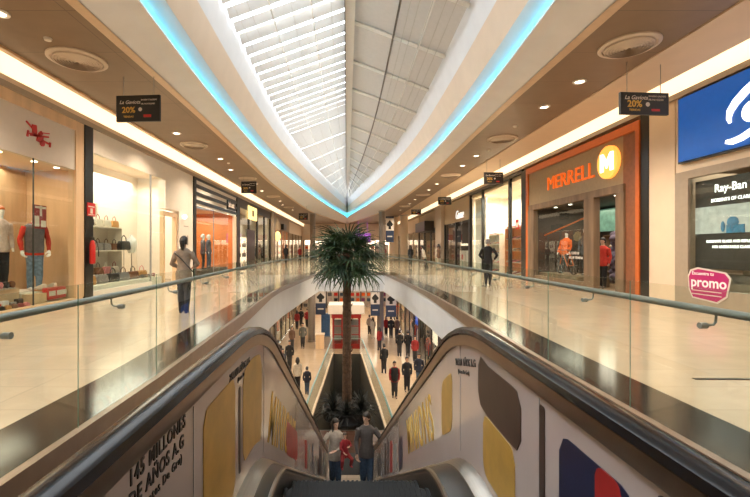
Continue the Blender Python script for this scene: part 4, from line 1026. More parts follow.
# ================================================================== balustrades
def balustrade(fn, s, breaks, label):
    t = thing('glass_balustrade', label, 'balustrade', (fn(breaks[0]), breaks[0], 0))
    for a, b in zip(breaks, breaks[1:]):
        xa, xb = fn(a), fn(b)
        n = Vector((b-a, -(xb-xa), 0)).normalized()*.007
        A = Vector((xa, a+.012, 0))+Vector((s*.02, 0, 0)); B_ = Vector((xb, b-.012, 0))+Vector((s*.02, 0, 0))
        mb = MB(); lo, hi = .0, 1.12
        mb.add([A-n+Vector((0, 0, lo)), B_-n+Vector((0, 0, lo)), B_+n+Vector((0, 0, lo)), A+n+Vector((0, 0, lo)), A-n+Vector((0, 0, hi)), B_-n+Vector((0, 0, hi)), B_+n+Vector((0, 0, hi)), A+n+Vector((0, 0, hi))],
               [(0, 3, 2, 1), (0, 1, 5, 4), (1, 2, 6, 5), (2, 3, 7, 6), (3, 0, 4, 7)])
        g = mb.build('glass_panel', m_rglass, t, world=True)
        mb = MB(); up = Vector((0, 0, hi+.001)); mb.quad(A-n+up, B_-n+up, B_+n+up, A+n+up)
        mb.tube([B_+Vector((0, .012, .0)), B_+Vector((0, .012, hi))], .004, 4)
        mb.build('glass_edge', m_gedge, g, world=True)
    pts = []
    y = breaks[0]
    while y <= breaks[-1]+.01: pts.append((fn(y)+s*.13, y, .96)); y += .5
    MB().tube(pts, .028, 12).build('handrail', m_rail, t, world=True, smooth=True)
    for a, b in zip(breaks, breaks[1:]):
        yc = (a+b)/2; x = fn(yc)+s*.02
        mb = MB(); mb.cyl((x, yc, .86), .022, s*.05, 14, axis=0); mb.tube([(x+s*.05, yc, .86), (x+s*.10, yc, .865), (x+s*.115, yc, .885), (x+s*.12, yc, .94)], .008, 8)
        mb.build('bracket', m_rail, t, world=True, smooth=True)
    return t
bl = [-3.2, -1.9, -.6, .65, 1.93, 3.21, 4.53, 5.8, 7.1, 8.4, 9.7, 11.0, 12.3, 13.6, 14.9, 16.2, 17.5, 18.8, 20.1, 21.4, 22.7, 23.95]
br = [-3.5, -2.1, -.65, .75, 2.2, 3.62, 5.1, 6.5, 7.9, 9.3, 10.7, 12.1, 13.5, 14.9, 16.3, 17.7, 19.1, 20.5, 21.9, 22.9, 23.95]
balustrade(vl, -1, bl, 'left clear glass balustrade with satin grey handrail along the void')
balustrade(vr, 1, br, 'right clear glass balustrade with satin grey handrail along the void')
def cross_balustrade(y, x0, x1, z, label, n=3, h=1.1, t=None):
    t = thing('glass_balustrade', label, 'balustrade', ((x0+x1)/2, y, z))
    d = (x1-x0)/n
    for i in range(n):
        MB().box((x0+i*d+.01, y-.008, z), (x0+(i+1)*d-.01, y+.008, z+h)).build('glass_panel', m_rglass, t, world=True)
    MB().tube([(x0, y+.1, z+h-.13), (x1, y+.1, z+h-.13)], .028, 10).build('handrail', m_rail, t, world=True, smooth=True)
    MB().box((x0, y-.012, z+h), (x1, y+.012, z+h+.02)).build('glass_edge', m_gedge, t, world=True)
    for i in range(n+1):
        xx = min(max(x0+i*d, x0+.05), x1-.05)
        MB().box((xx-.012, y+.012, z), (xx+.012, y+.1, z+h-.13)).build('bracket', m_rail, t, world=True)
cross_balustrade(24.06, vl(24), vr(24), 0.0, 'glass balustrade across the bridge behind the palm crown')
cross_balustrade(36, -3.6, 3.6, 0, 'farther glass balustrade across the walkway beyond the bridge', 5)
def low_bal(s, label):
    t = thing('glass_balustrade', label, 'balustrade', (s*1.5, 14.2, LOW))
    fn = lambda y: s*interp([(14, 1.66), (15.2, 1.60), (19, 1.46), (22, 1.28), (28.3, .98)], y)
    br_ = [14.3, 15.7, 17.2, 18.7, 20.2, 21.7, 23.3, 24.9, 26.6, 28.3]
    for a, b in zip(br_, br_[1:]):
        mb = MB(); mb.loft([[(fn(y)-.007, y, LOW+.08), (fn(y)+.007, y, LOW+.08), (fn(y)+.007, y, LOW+1.1), (fn(y)-.007, y, LOW+1.1)] for y in (a+.01, b-.01)]); g = mb.build('glass_panel', m_rglass, t, world=True)
        mb = MB(); mb.loft([[(fn(y)-.012, y, LOW+1.1), (fn(y)+.012, y, LOW+1.1), (fn(y)+.012, y, LOW+1.125), (fn(y)-.012, y, LOW+1.125)] for y in (a+.01, b-.01)]); mb.build('glass_edge', mat('cyan_glass_edge', (.12, .4, .38), .15), g, world=True)
    MB().tube([(fn(y)+s*.1, y, LOW+.97) for y in br_], .03, 8).build('handrail', m_rail, t, world=True, smooth=True)
    mb = MB(); mb.loft([[(fn(y)-.05, y, LOW), (fn(y)+.05, y, LOW), (fn(y)+.05, y, LOW+.1), (fn(y)-.05, y, LOW+.1)] for y in br_]); mb.build('shoe_channel', m_trim, t, world=True)
low_bal(-1, 'left glass balustrade around the lower floor void'); low_bal(1, 'right glass balustrade around the lower floor void')
cross_balustrade(28.55, -.95, .95, LOW, 'short lower glass balustrade in front of the red kiosk', 1)

# ================================================================== escalator
XLe, XRe = -.540, .710     # handrail centres
Y0b = 2.06                 # start of the top arc
TH = R(30); RB = 1.0; RB2 = 1.6
YI = Y0b+RB*math.tan(TH/2)              # ideal corner, z=0
YBOT = YI-LOW/math.tan(TH)              # ideal bottom corner
def epath(h, ya, yb, na=7):
    P = [(ya, h)]
    y = ya
    n = max(1, int((Y0b-ya)/.5))
    for i in range(1, n): P.append((ya+(Y0b-ya)*i/n, h))
    for i in range(na+1):
        a = TH*i/na; P.append((Y0b+(RB+h)*math.sin(a), -RB+(RB+h)*math.cos(a)))
    yb0 = YBOT+RB2*math.tan(TH/2)
    q = []
    for i in range(na+1):
        a = TH*(1-i/na); q.append((yb0-(RB2-h)*math.sin(a), LOW+RB2-(RB2-h)*math.cos(a)))
    a0, b0 = P[-1], q[0]
    for i in range(1, 8): P.append((a0[0]+(b0[0]-a0[0])*i/8, a0[1]+(b0[1]-a0[1])*i/8))
    P += q
    P.append((yb, LOW+h))
    return P
esc = thing('escalator', 'escalator with black handrails and printed film on its side panels', 'escalator', (.07, 2.4, 0))
YA, YZ = -.75, 14.0
m_film = mat('pale_pink_film', (.50, .425, .40), .16, noise=.06, nscale=1.5, coat=.3)
m_prof = mat('bronze_profile', (.34, .25, .19), .32, .85, noise=.06)
m_step = mat('grey_step_metal', (.007, .007, .007), .8, .0, noise=.1)
m_skirt = mat('dark_skirt', (.05, .045, .04), .3, .6, noise=.1)
for nm, xc, s in (('left', XLe, 1), ('right', XRe, -1)):      # s points to the steps
    top = epath(.954, YA, YZ)
    lo0 = [(YA-.22*math.sin(a), .954-.22+.22*math.cos(a)) for a in [PI*i/8 for i in range(1, 9)]][::-1]
    lo1 = [(YZ+.22*math.sin(a), LOW+.954-.22+.22*math.cos(a)) for a in [PI*i/8 for i in range(1, 9)]]
    P = lo0+top+lo1
    rings = []
    sec = [(-.040, -.012), (-.036, .010), (-.018, .022), (.018, .022), (.036, .010), (.040, -.012), (.030, -.022), (-.030, -.022)]
    for i, (y, z) in enumerate(P):
        a, b = P[max(0, i-1)], P[min(len(P)-1, i+1)]; tx = Vector((0, b[0]-a[0], b[1]-a[1])).normalized(); n = Vector((0, -tx.z, tx.y))
        rings.append([Vector((xc+u*1.05, y, z))+n*v*1.05 for u, v in sec])
    mb = MB(); mb.loft(rings); h = mb.build('handrail', m_rubber, esc, world=True, smooth=True)
    # profile under the handrail
    rings = []
    for i, (y, z) in enumerate(P):
        a, b = P[max(0, i-1)], P[min(len(P)-1, i+1)]; tx = Vector((0, b[0]-a[0], b[1]-a[1])).normalized(); n = Vector((0, -tx.z, tx.y))
        rings.append([Vector((xc+u, y, z))+n*v for u, v in ((-.033, -.022), (.033, -.022), (.031, -.055), (.022, -.082), (-.022, -.082), (-.031, -.055))])
    mb = MB(); mb.loft(rings); mb.build('guide_profile', m_prof, esc, world=True, smooth=True)
    # panel
    hi = epath(.876, YA, YZ); lo = epath(.205, YA, YZ)
    mb = MB(); mb.loft([[(xc-.012, a[0], a[1]), (xc+.012, a[0], a[1]), (xc+.012, b[0], b[1]), (xc-.012, b[0], b[1])] for a, b in zip(hi, lo)])
    # rounded newel panels
    for (yc, zc_, dr) in ((YA, .5555, -1), (YZ, LOW+.5555, 1)):
        mb.prism([(yc+dr*math.cos(a)*.2, zc_+math.sin(a)*.32) for a in [-PI/2+PI*i/10 for i in range(11)]], 0, xc-.012, xc+.012)
    mb.build('side_panel', m_film, esc, world=True)
    # inner deck, skirt, outer deck
    xin = xc+s*.155 if s > 0 else xc-.215
    for nm2, pts_, m_ in (('inner_deck', [(xc+s*.012, .215), (xc+s*.05, .205), (xc+s*.085, .185)], m_steel), ('deck_inlay', [(xc+s*.085, .185), (xc+s*.09, .178), (xin-s*.02, .160), (xin, .15)], m_skirt), ('skirt', [(xin, .15), (xin+s*.006, .13), (xin+s*.006, -.12)], m_skirt),
                          ('outer_deck', [(xc-s*.012, .245), (xc-s*.16, .235), (xc-s*.18, .2), (xc-s*.18, -.35)], m_prof)):
        prs = [epath(hh, YA-.2, YZ+.2) for _, hh in pts_]
        mb = MB(); mb.loft([[(x, pr[i][0], pr[i][1]) for (x, _), pr in zip(pts_, prs)] for i in range(len(prs[0]))], False)
        mb.build(nm2, m_, esc, world=True, smooth=('deck' in nm2), fix=False)
    tr = epath(.155, YA, YZ)
    MB().tube([(xin+s*.0, y, z) for y, z in tr], .012, 6).build('skirt_trim', m_steel, esc, world=True, smooth=True)
xa, xb = XLe+.161, XRe-.221
# landing combs and steps
MB().box((xa, YA-.3, -.05), (xb, 1.15, 0)).build('landing_plate', m_step, esc, world=True)
mb = MB(); mb.box((xa, 1.15, -.04), (xb, 1.27, .004)); mb.build('comb_plate', m_trim, esc, world=True)
steps = []
y = 1.27; k = 0
def zstep(yc):
    if yc < Y0b: return 0
    if yc > YBOT+.3: return LOW
    return max(LOW, -(yc-YI)*math.tan(TH) if yc > YI+.2 else -max(0, yc-Y0b)*.12)
proto = None
while y < 13.2:
    z = zstep(y+.2)
    mb = MB(); mb.box((0, 0, -.22), (xb-xa, .40, -.012))
    for g in range(28):
        gx = (xb-xa)*(g+.25)/28; mb.box((gx, 0, -.012), (gx+(xb-xa)*.5/28, .40, -.004))
    if proto is None: o = proto = mb.build('step', m_step, esc)
    else:
        o = proto.copy(); C.objects.link(o)
    o.location = Vector((xa, y, z))-Vector(esc.location)
    y += .405
MB().box((xa, 13.2, LOW-.001), (xb, 14.6, LOW+.012)).build('landing_plate', m_step, esc, world=True)
# truss underneath
tp = epath(-.36, YA, YZ); bp_ = epath(-1.0, YA, YZ)
mb = MB(); mb.loft([[(XLe-.17, a[0], a[1]), (XRe+.17, a[0], a[1]), (XRe+.17, b[0], max(b[1], LOW-.9)), (XLe-.17, b[0], max(b[1], LOW-.9))] for a, b in zip(tp, bp_) if a[1] > LOW+.1])
mb.build('truss_cladding', m_white2, esc, world=True)
# printed film on the panels: words and plain colour bands
m_ink = mat('black_ink', (.012, .011, .012), .4); m_yel = mat('yellow_ink', (.62, .38, .03), .35, noise=.15); m_och = mat('ochre_ink', (.50, .30, .06), .35, noise=.15)
m_brn = mat('dark_brown_ink', (.055, .032, .025), .35, noise=.15); m_navy = mat('navy_ink', (.012, .016, .05), .35, noise=.2); m_rink = mat('red_ink', (.35, .02, .02), .35, noise=.15)
XLp, XRp = XLe+.0135, XRe-.0135
def band(side, ya, yb, fa, fb, m_, name='colour_band', lift=.002):
    """plain rounded band between heights fa..fb (measured over the panel base)"""
    x = XLp if side < 0 else XRp; s = 1 if side < 0 else -1
    mb = MB(); n = 14; rings = []
    for i in range(n+1):
        q = i/n; yy = ya+(yb-ya)*q; rnd = min(.06, abs(yb-ya)*.3)
        dd = min(q, 1-q)*abs(yb-ya); ins = 0 if dd > rnd else rnd-math.sqrt(max(0, rnd**2-(rnd-dd)**2))
        rings.append([esc_pt(x, yy, fb-ins), esc_pt(x, yy, fa+ins)])
    rings2 = [[p+Vector((s*lift, 0, 0)) for p in r] for r in rings]
    mb.loft([[a[0], a[1], b[1], b[0]] for a, b in zip(rings, rings2)])
    return mb.build(name, m_, esc, world=True)
def esc_pt(x, yy, h):
    z = 0 if yy < Y0b else (-RB+math.sqrt(RB*RB-(yy-Y0b)**2) if yy < Y0b+RB*math.sin(TH) else -(yy-YI)*math.tan(TH))
    return Vector((x, yy, z+h*(1 if yy < Y0b else 1+min(1, (yy-Y0b)/.5)*.155)))
def etext(side, body, size, y, z, slope=0, m_=m_ink, bold=.0010, width=1.0, shear=0, name='lettering'):
    x = XLp+.0 if side < 0 else XRp-.0
    d = (0, math.cos(slope), -math.sin(slope)) if side < 0 else (0, -math.cos(slope), math.sin(slope))
    u = (0, math.sin(slope), math.cos(slope))
    M4 = frame((x, y, z), d, u)
    SPACING[0] = 1.14; r_ = text(name, body, size, M4, m_, esc, .003, bold, width=width*.95, shear=shear); SPACING[0] = 1.0
    return r_
etext(-1, '145 MILLONES', .058, 1.0, .822, width=.9); etext(-1, 'DE AÑOS A.G', .058, 1.0, .764, width=.9); etext(-1, '(Antes De Gru)', .038, 1.06, .722, bold=0)
etext(-1, '250.000 AÑOS A.G', .050, 1.86, .800, R(3), bold=.001, width=.9); etext(-1, '(Antes De Gru)', .03, 2.0, .755, R(3), bold=0)
etext(-1, 'MINIONS', .46, 2.74, .13, R(30), m_yel, .006, .80); etext(-1, 'PRÓXIMAMENTE EN CINES', .10, 3.1, -.36, R(30), bold=.001, width=.85)
etext(1, '200.000', .075, .93, .800, width=1); etext(1, 'AÑOS A.G', .06, .90, .735, width=1)
etext(1, '20.000 AÑOS A.G', .058, 2.66, .655, R(14), bold=.001, width=.9); etext(1, '(Antes De Gru)', .035, 2.6, .62, R(14), bold=0)
etext(1, 'MINIONS', .50, 4.72, -.93, R(30), m_yel, .006, .76); etext(1, 'PRÓXIMAMENTE EN CINES', .10, 4.35, -1.02, R(30), bold=.001, width=.85)
band(-1, 1.52, 1.95, .26, .80, m_och); band(-1, 2.1, 2.55, .30, .76, m_och); band(-1, 2.02, 2.06, .3, .72, m_brn)
band(-1, 3.6, 4.4, .30, .56, m_rink)
band(1, 1.66, 2.2, .57, .82, m_brn); band(1, 1.72, 2.12, .26, .56, m_och); band(1, 2.75, 3.05, .38, .72, m_och)
band(1, 1.46, 1.5, .26, .84, m_brn); band(1, 1.0, 1.36, .26, .80, m_navy); band(1, 1.05, 1.16, .55, .80, m_rink, lift=.004)
# film seams
for side, yy in ((-1, 1.42), (-1, 2.62), (1, 1.5), (1, 2.55)):
    band(side, yy, yy+.004, .245, .86, m_grey, 'film_seam')
# lower part of the panels has photo strips
rr = random.Random(9)
for side in (-1, 1):
    y = 5.2
    while y < 12.3:
        wv = rr.uniform(.12, .4)
        band(side, y, y+wv, .26, rr.uniform(.45, .80), rr.choice([m_brn, m_rink, m_brn, m_grey, m_navy])); y += wv+rr.uniform(.12, .4)

# floor joint in the right walkway
o = MB().box((3.72, 4.42, .0005), (7.5, 4.47, .004)).build('trim_17', m_blackf); struct(o)
# ================================================================== columns
def column(x, y, r, z0, z1, label, m_=m_steeld, group=None):
    t = thing('column', label, 'column', (x, y, z0), 0, group)
    MB().cyl((0, 0, 0), r, z1-z0, 24).build('shaft', m_, t, smooth=True)
    MB().cyl((0, 0, 0), r*1.12, .12, 24).build('base_collar', m_steel, t, smooth=True)
    MB().cyl((0, 0, z1-z0-.12), r*1.08, .12, 24).build('top_collar', m_steel, t, smooth=True)
m_colg = mat('taupe_column', (.22, .18, .145), .45, noise=.05)
column(-3.8, 46, .30, 0, ZC, 'grey brown upper column left of the palm crown', m_colg); column(3.62, 43, .32, 0, ZC, 'grey brown upper column right of the palm crown', m_colg)
column(5.6, 50, .5, 0, ZC, 'cream upper column behind the poster banners', m_cream); column(6.6, 48, .45, 0, ZC, 'second cream upper column near the far right shops', m_cream)
column(-2.75, 32.2, .27, LOW, -1.08, 'grey brown lower column left of the red kiosk', m_colg); column(2.65, 33, .27, LOW, -1.08, 'grey brown lower column right of the red kiosk', m_colg)
m_ban = mat('navy_banner', (.03, .045, .09), .5, noise=.1)
def banner(x, y, z, w_, h_, label):
    t = thing('banner', label, 'banner', (x, y, z), 0, 'navy and white banners with a house emblem')
    MB().box((-w_/2, -.02, 0), (w_/2, .02, h_)).build('cloth', m_ban, t)
    MB().box((-w_/2, -.026, h_*.45), (w_/2, -.02, h_*.92)).build('white_band', m_signw, t)
    mb = MB(); mb.prism([(-.22*w_*1.3, h_*.62), (.22*w_*1.3, h_*.62), (.34*w_*1.2, h_*.70), (0, h_*.86), (-.34*w_*1.2, h_*.70)], 1, -.032, -.026); mb.box((-.16*w_, -.032, h_*.5), (.16*w_, -.026, h_*.62)); mb.build('emblem', m_dark, t)
    MB().box((-w_*.3, -.026, h_*.2), (w_*.3, -.02, h_*.25)).build('print', m_signw, t)
banner(2.2, 32.4, -3.85, .7, 2.0, 'navy house banner left of the right lower column'); banner(3.45, 32.5, -3.95, .8, 2.0, 'navy house banner right of the right lower column')
banner(4.45, 43.2, 2.05, .85, 2.7, 'tall navy house banner beside the right upper column')
banner(-2.1, 33, -3.85, .8, 2.0, 'navy house banner left of the red kiosk')

# ================================================================== red kiosk
k = thing('kiosk', 'red framed kiosk with glass sides and pale roof box on the lower floor', 'kiosk', (-.05, 30.6, LOW))
m_kred = mat('deep_red_frame', (.25, .012, .01), .4, noise=.05)
MB().box((-1.0, -.8, 0), (1.0, .8, .35)).build('base', m_kred, k)
for x in (-1.0, -.36, .24, .88):
    for y in (-.8, .68): MB().box((x, y, .35), (x+.12, y+.12, 2.25)).build('post', m_kred, k)
for z in (1.0, 1.6):
    MB().box((-1.0, -.82, z), (1.0, -.78, z+.06)).build('rail', m_kred, k)
MB().box((-1.06, -.86, 2.2), (1.06, .86, 2.5)).build('head_board', m_kred, k)
MB().box((-.9, -.76, .35), (.9, -.74, 2.2)).build('glass_pane', m_rglass, k)
MB().box((-.9, .3, .35), (.9, .6, 1.9)).build('back_cabinet', m_grey, k)
MB().box((-1.3, -.9, 2.5), (1.3, 1.0, 3.15)).build('roof_box', m_signw, k)
MB().cyl((0, -.9, 2.85), .25, -.03, 20, axis=1).build('emblem', m_grey, k)
o = thing('info_counter', 'narrow tan counter standing left of the lower void', 'counter', (-1.95, 30, LOW))
MB().box((-.3, -.3, 0), (.3, .3, 1.0)).build('cabinet', m_tan, o); MB().box((-.34, -.34, 1.0), (.34, .34, 1.05)).build('top', m_trim, o)
o = thing('shop_display_stand', 'blue display stand under a navy banner left of kiosk', 'stand', (-1.75, 34, LOW)); MB().box((-.35, -.2, 0), (.35, .2, 1.9)).build('stand_body', mat('slate_blue_board', (.05, .12, .25), .5, noise=.2), o); MB().box((-.4, -.25, 0), (.4, .25, .08)).build('stand_foot', m_grey, o)

# ================================================================== lower shops
def low_shop(side, y0, y1, label, m_in, hdr, n, seed, lit=1.2, goods=6, kind='box'):
    x = -6.0 if side < 0 else 5.6; s = side; xi = x-s*.9
    t = thing('shopfront', label, 'shopfront', (xi, (y0+y1)/2, LOW))
    MB().box((xi, y0, -2.3), (x, y1, -1.1)).build('header', hdr, t, world=True)
    MB().box((x-s*.1, y0, LOW), (x-s*.01, y1, -2.3)).build('back_wall', m_in, t, world=True)
    for q in (y0, y1): MB().box((xi, q-.1, LOW), (x, q+.1, -2.3)).build('side_wall', m_blackf, t, world=True)
    d = (y1-y0)/n
    for i in range(1, n): MB().box((xi, y0+i*d-.05, LOW), (xi-s*-.08, y0+i*d+.05, -2.3)).build('mullion', m_blackf, t, world=True)
    for i in range(n): MB().box((xi+s*.03, y0+i*d+.06, LOW), (xi+s*.045, y0+(i+1)*d-.06, -2.3)).build('glass_pane', m_glass, t, world=True)
    MB().box((xi+s*.15, y0+.3, -2.36), (x-s*.2, y1-.3, -2.31)).build('ceiling_light', mat('shop_tube_light', (1, 1, 1), .5, emit=(1, .85, .65), es=4), t, world=True)
    rr = random.Random(seed)
    cols = [m_redc, m_jean, m_plaid, mt[0], m_orj, mt[2], m_blackc, m_signw]
    for i in range(goods):
        yy = y0+(i+.5)*(y1-y0)/goods
        g = thing('garment_rack', 'clothes rack inside the %s, %s from the camera' % (label, NUM[i]), 'clothes rack', (xi+s*.45, yy, LOW), 0)
        for e in (-.4, .4): MB().tube([(0, e, 0), (0, e, 1.6)], .02, 5).build('upright', m_steel, g)
        MB().tube([(0, -.4, 1.55), (0, .4, 1.55)], .02, 5).build('rail', m_steel, g)
        for q in range(5):
            c = rr.choice(cols); yy2 = -.32+q*.16
            MB().loft([[(-.12, yy2-.04, z) if 0 else (-w_, yy2-.04, z), (w_, yy2-.04, z), (w_, yy2+.04, z), (-w_, yy2+.04, z)] for w_, z in ((.2, .7), (.2, 1.1), (.17, 1.4), (.04, 1.52))]).build('garment', c, g)
    return t
low_shop(-1, 12, 20, 'lower left shop nearest the escalator', m_shopw, m_cream, 4, 1)
low_shop(-1, 20.4, 29.6, 'lower left dark framed shop', m_tan, m_blackf, 5, 2)
low_shop(-1, 30, 42, 'lower left shop beyond the column', m_shopw, m_cream, 5, 3)
low_shop(1, 12, 21, 'lower right shop nearest the escalator', m_shopw, m_cream, 4, 4)
low_shop(1, 21.4, 27, 'lower right cream shop with pink window', m_litp, m_cream, 3, 5, goods=4)
low_shop(1, 27.4, 33.5, 'lower right shop with glowing blue window', m_lblue, m_blackf, 3, 6, goods=4)
low_shop(1, 34, 44, 'lower right shop beyond the blue window', m_tan, m_cream, 4, 7)
# end shops low and high
def end_shop(x0, x1, y, z0, z1, label, m_in, hdr, seed, n=3):
    t = thing('shopfront', label, 'shopfront', ((x0+x1)/2, y, z0))
    B3 = lambda a, b, nm, m_: MB().box(a, b).build(nm, m_, t, world=True)
    B3((x0, y, z1-.9), (x1, y+.2, z1), 'header', hdr)
    d = (x1-x0)/n
    for i in range(n+1): B3((x0+i*d-.06, y, z0), (x0+i*d+.06, y+.2, z1-.9), 'mullion', m_blackf)
    B3((x0, y+1.6, z0), (x1, y+1.7, z1-.9), 'back_wall', m_in)
    B3((x0+.2, y+.5, z1-.96), (x1-.2, y+1.4, z1-.91), 'ceiling_light', mat('shop_tube_light', (1, 1, 1), .5))
    rr = random.Random(seed); cols = [m_redc, m_jean, m_plaid, mt[0], m_orj, mt[2], m_blackc, m_signw]
    for i in range(n*2):
        g = shelf_unit((x0+(i+.5)*d/2, y+1.2, z0), 0, d/2*.8, .3, 2.0, 4, m_signw, 'shelves in the %s, %s from left' % (label, NUM[i]))
        for q in range(3):
            MB().box((-d*.15, -.1, .02+q*.667), (d*.15, .1, .4+q*.667)).build('stock', rr.choice(cols), g)
end_shop(-5.5, -1.0, 50, LOW, -1.1, 'lower end shop left of the kiosk', m_shopw, m_blackf, 3)
end_shop(-1.0, 3.0, 50, LOW, -1.1, 'lower end shop behind the kiosk', m_shopw, m_cream, 4)
end_shop(3.0, 5.5, 50, LOW, -1.1, 'lower end shop at far right', m_litp, m_blackf, 5, 2)
end_shop(-6.9, -2.5, 66, 0, 3.6, 'upper end shop with red goods at far left', m_litp, m_cream, 6)
end_shop(-2.5, 3.0, 66, 0, 3.6, 'upper end shop straight behind the palm crown', m_shopw, m_red, 7)
end_shop(3.0, 7.5, 66, 0, 3.6, 'upper end shop at far right with pale goods', m_litp, m_cream, 8)
mb = MB(); mb.box((1.2, 60, 2.2), (3.4, 60.2, 3.6)); mb.box((1.6, 60.05, 3.6), (1.65, 60.1, 5.3)); mb.box((2.9, 60.05, 3.6), (2.95, 60.1, 5.3)); o = mb.build('screen', mat('violet_screen', (.1, .02, .2), .4, emit=(.45, .12, .55), es=.9, noise=.6, nscale=1)); tag(o, 'violet lit screen hanging right of the palm crown', 'screen')
mb = MB(); mb.box((-6.9, 65.9, 3.6), (7.8, 66.3, 5.4)); struct(mb.build('wall_end_header', m_beige))
# ================================================================== palm
PX, PY = .0, 17.6
m_trunk = mat('palm_bark', (.085, .045, .025), .8, noise=.4, nscale=12, bump=.6)
m_leaf = mat('palm_leaf', (.02, .05, .022), .45, noise=.45, nscale=5)
m_leaf2 = mat('palm_leaf_light', (.04, .078, .03), .45, noise=.4, nscale=5)
m_dleaf = mat('dark_agave_leaf', (.008, .010, .007), .5, noise=.4, nscale=6)
palm = thing('fan_palm', 'tall fan palm with rough trunk rising from the lower floor', 'palm tree', (PX, PY, LOW+.75))
rr = random.Random(21)
prof = []; zt = 0
top = 1.48-LOW-.75
rings = []
n = 44
for i in range(n+1):
    z = top*i/n; r = .19-.035*min(1, z/top)+(.018 if i % 2 else 0)
    if i == n: r = .06
    rings.append([(math.cos(2*PI*k/14)*(r+rr.uniform(-.008, .012)), math.sin(2*PI*k/14)*(r+rr.uniform(-.008, .012)), z) for k in range(14)])
MB().loft(rings).build('trunk', m_trunk, palm, smooth=False)
for i in range(26):
    z = top*(.2+.78*i/26)+rr.uniform(-.04, .04); a = rr.uniform(0, 2*PI)
    ca, sa = math.cos(a), math.sin(a)
    mb = MB(); mb.tube([(ca*.14, sa*.14, z-.06), (ca*.2, sa*.2, z), (ca*.25, sa*.25, z+.07)], [.035, .03, .012], 5)
    mb.build('leaf_stub', m_trunk, palm)
def fan(name, m_, R_=.75, nb=20, spreadang=300, seed=0):
    q = random.Random(seed); mb = MB()
    mb.tube([(0, 0, 0), (.35, 0, .03), (.72, 0, .0)], [.018, .012, .010], 5)
    for i in range(nb):
        a = R(-spreadang/2+spreadang*i/(nb-1)); ln = R_*(.72+.28*math.cos(a*.5))*q.uniform(.88, 1.06)
        d = Vector((math.cos(a), math.sin(a), 0)); s = Vector((-d.y, d.x, 0)); o = Vector((.70, 0, 0))
        drop = -.12-.22*q.random()
        w0, w1 = .012, .034
        fold = Vector((0, 0, .018))
        p = [o, o+d*ln*.3+Vector((0, 0, .02)), o+d*ln*.62+Vector((0, 0, -.03)), o+d*ln*.86+Vector((0, 0, drop*.6)), o+d*ln+Vector((0, 0, drop*1.3))]
        ws = [w0, w1*.9, w1, w1*.55, .003]
        L_ = [pp-s*w_+fold*0 for pp, w_ in zip(p, ws)]; M_ = [pp-fold for pp in p]; Rr = [pp+s*w_ for pp, w_ in zip(p, ws)]
        vs = L_+M_+Rr; k = len(p); fs = []
        for j in range(k-1): fs += [(j, j+1, k+j+1, k+j), (k+j, k+j+1, 2*k+j+1, 2*k+j)]
        mb.add(vs, fs)
    return mb
meshes = []
for v_ in range(4):
    o = fan('leaf', m_leaf, .82+.05*v_, 20, 290, v_).build('leaf', m_leaf if v_ % 2 == 0 else m_leaf2, palm, fix=False)
    meshes.append(o.data)
    bpy.data.objects.remove(o)
N = 38
for i in range(N):
    el = R(74-116*(i/(N-1))**.8)     # elevation from up to drooping
    az = i*2.399963+rr.uniform(-.2, .2)
    o = bpy.data.objects.new('leaf', meshes[i % 4]); C.objects.link(o); o.parent = palm
    o.location = (math.cos(az)*.08, math.sin(az)*.08, top-.22-(.42*(i/(N-1))))
    sc = rr.uniform(.86, 1.06)*(1.0+.14*math.cos(el)**2)
    o.rotation_mode = 'XYZ'
    Mx = Matrix.Rotation(az, 4, 'Z') @ Matrix.Rotation(-el, 4, 'Y') @ Matrix.Rotation(rr.uniform(-.5, .5), 4, 'X')
    o.rotation_euler = Mx.to_euler(); o.scale = (sc, sc, sc)
# planter
pl = thing('planter', 'large dark round planter at the foot of the palm', 'planter', (PX, PY, LOW))
MB().lathe((0, 0, 0), [(.85, 0), (1.0, .1), (1.05, .5), (.98, .52), (.94, .44)], 32).build('bowl', m_dark, pl, smooth=True)
MB().cyl((0, 0, .38), .96, .08, 32).build('soil', mat('dark_soil', (.03, .02, .014), .9, noise=.4, bump=.4), pl)
for i, (bx, by, s_c) in enumerate([(-.75, -.5, 1.0), (.75, -.5, 1.0), (0, -.95, 1.05), (-.75, .5, 1.0), (.75, .5, 1.05)]):
    b = thing('agave_plant', 'dark spiky leafed plant in the planter, %s' % ['front left of the palm trunk', 'front right of the palm trunk', 'straight before the palm trunk', 'back left of the palm trunk', 'back right of the palm trunk'][i], 'plant', (PX+bx*.8, PY+by*.8, LOW+.46), rr.uniform(0, 6))
    mb = MB()
    for k in range(110):
        a = rr.uniform(0, 2*PI); e = rr.uniform(.0, 1.45); ln = rr.uniform(.5, .88)*s_c
        d = Vector((math.cos(a)*math.cos(e), math.sin(a)*math.cos(e), math.sin(e))); sd = Vector((-math.sin(a), math.cos(a), 0))
        P_ = [d*ln*q+Vector((0, 0, -.55*q*q*math.cos(e)*ln)) for q in (0, .35, .7, 1)]
        ws = (.025, .035, .022, .002)
        vs = [p-sd*w_ for p, w_ in zip(P_, ws)]+[p+Vector((0, 0, -.012)) for p in P_]+[p+sd*w_ for p, w_ in zip(P_, ws)]
        fs = []
        for j in range(3): fs += [(j, j+1, 4+j+1, 4+j), (4+j, 4+j+1, 8+j+1, 8+j)]
        mb.add(vs, fs)
    mb.build('foliage', m_dleaf, b, fix=False)

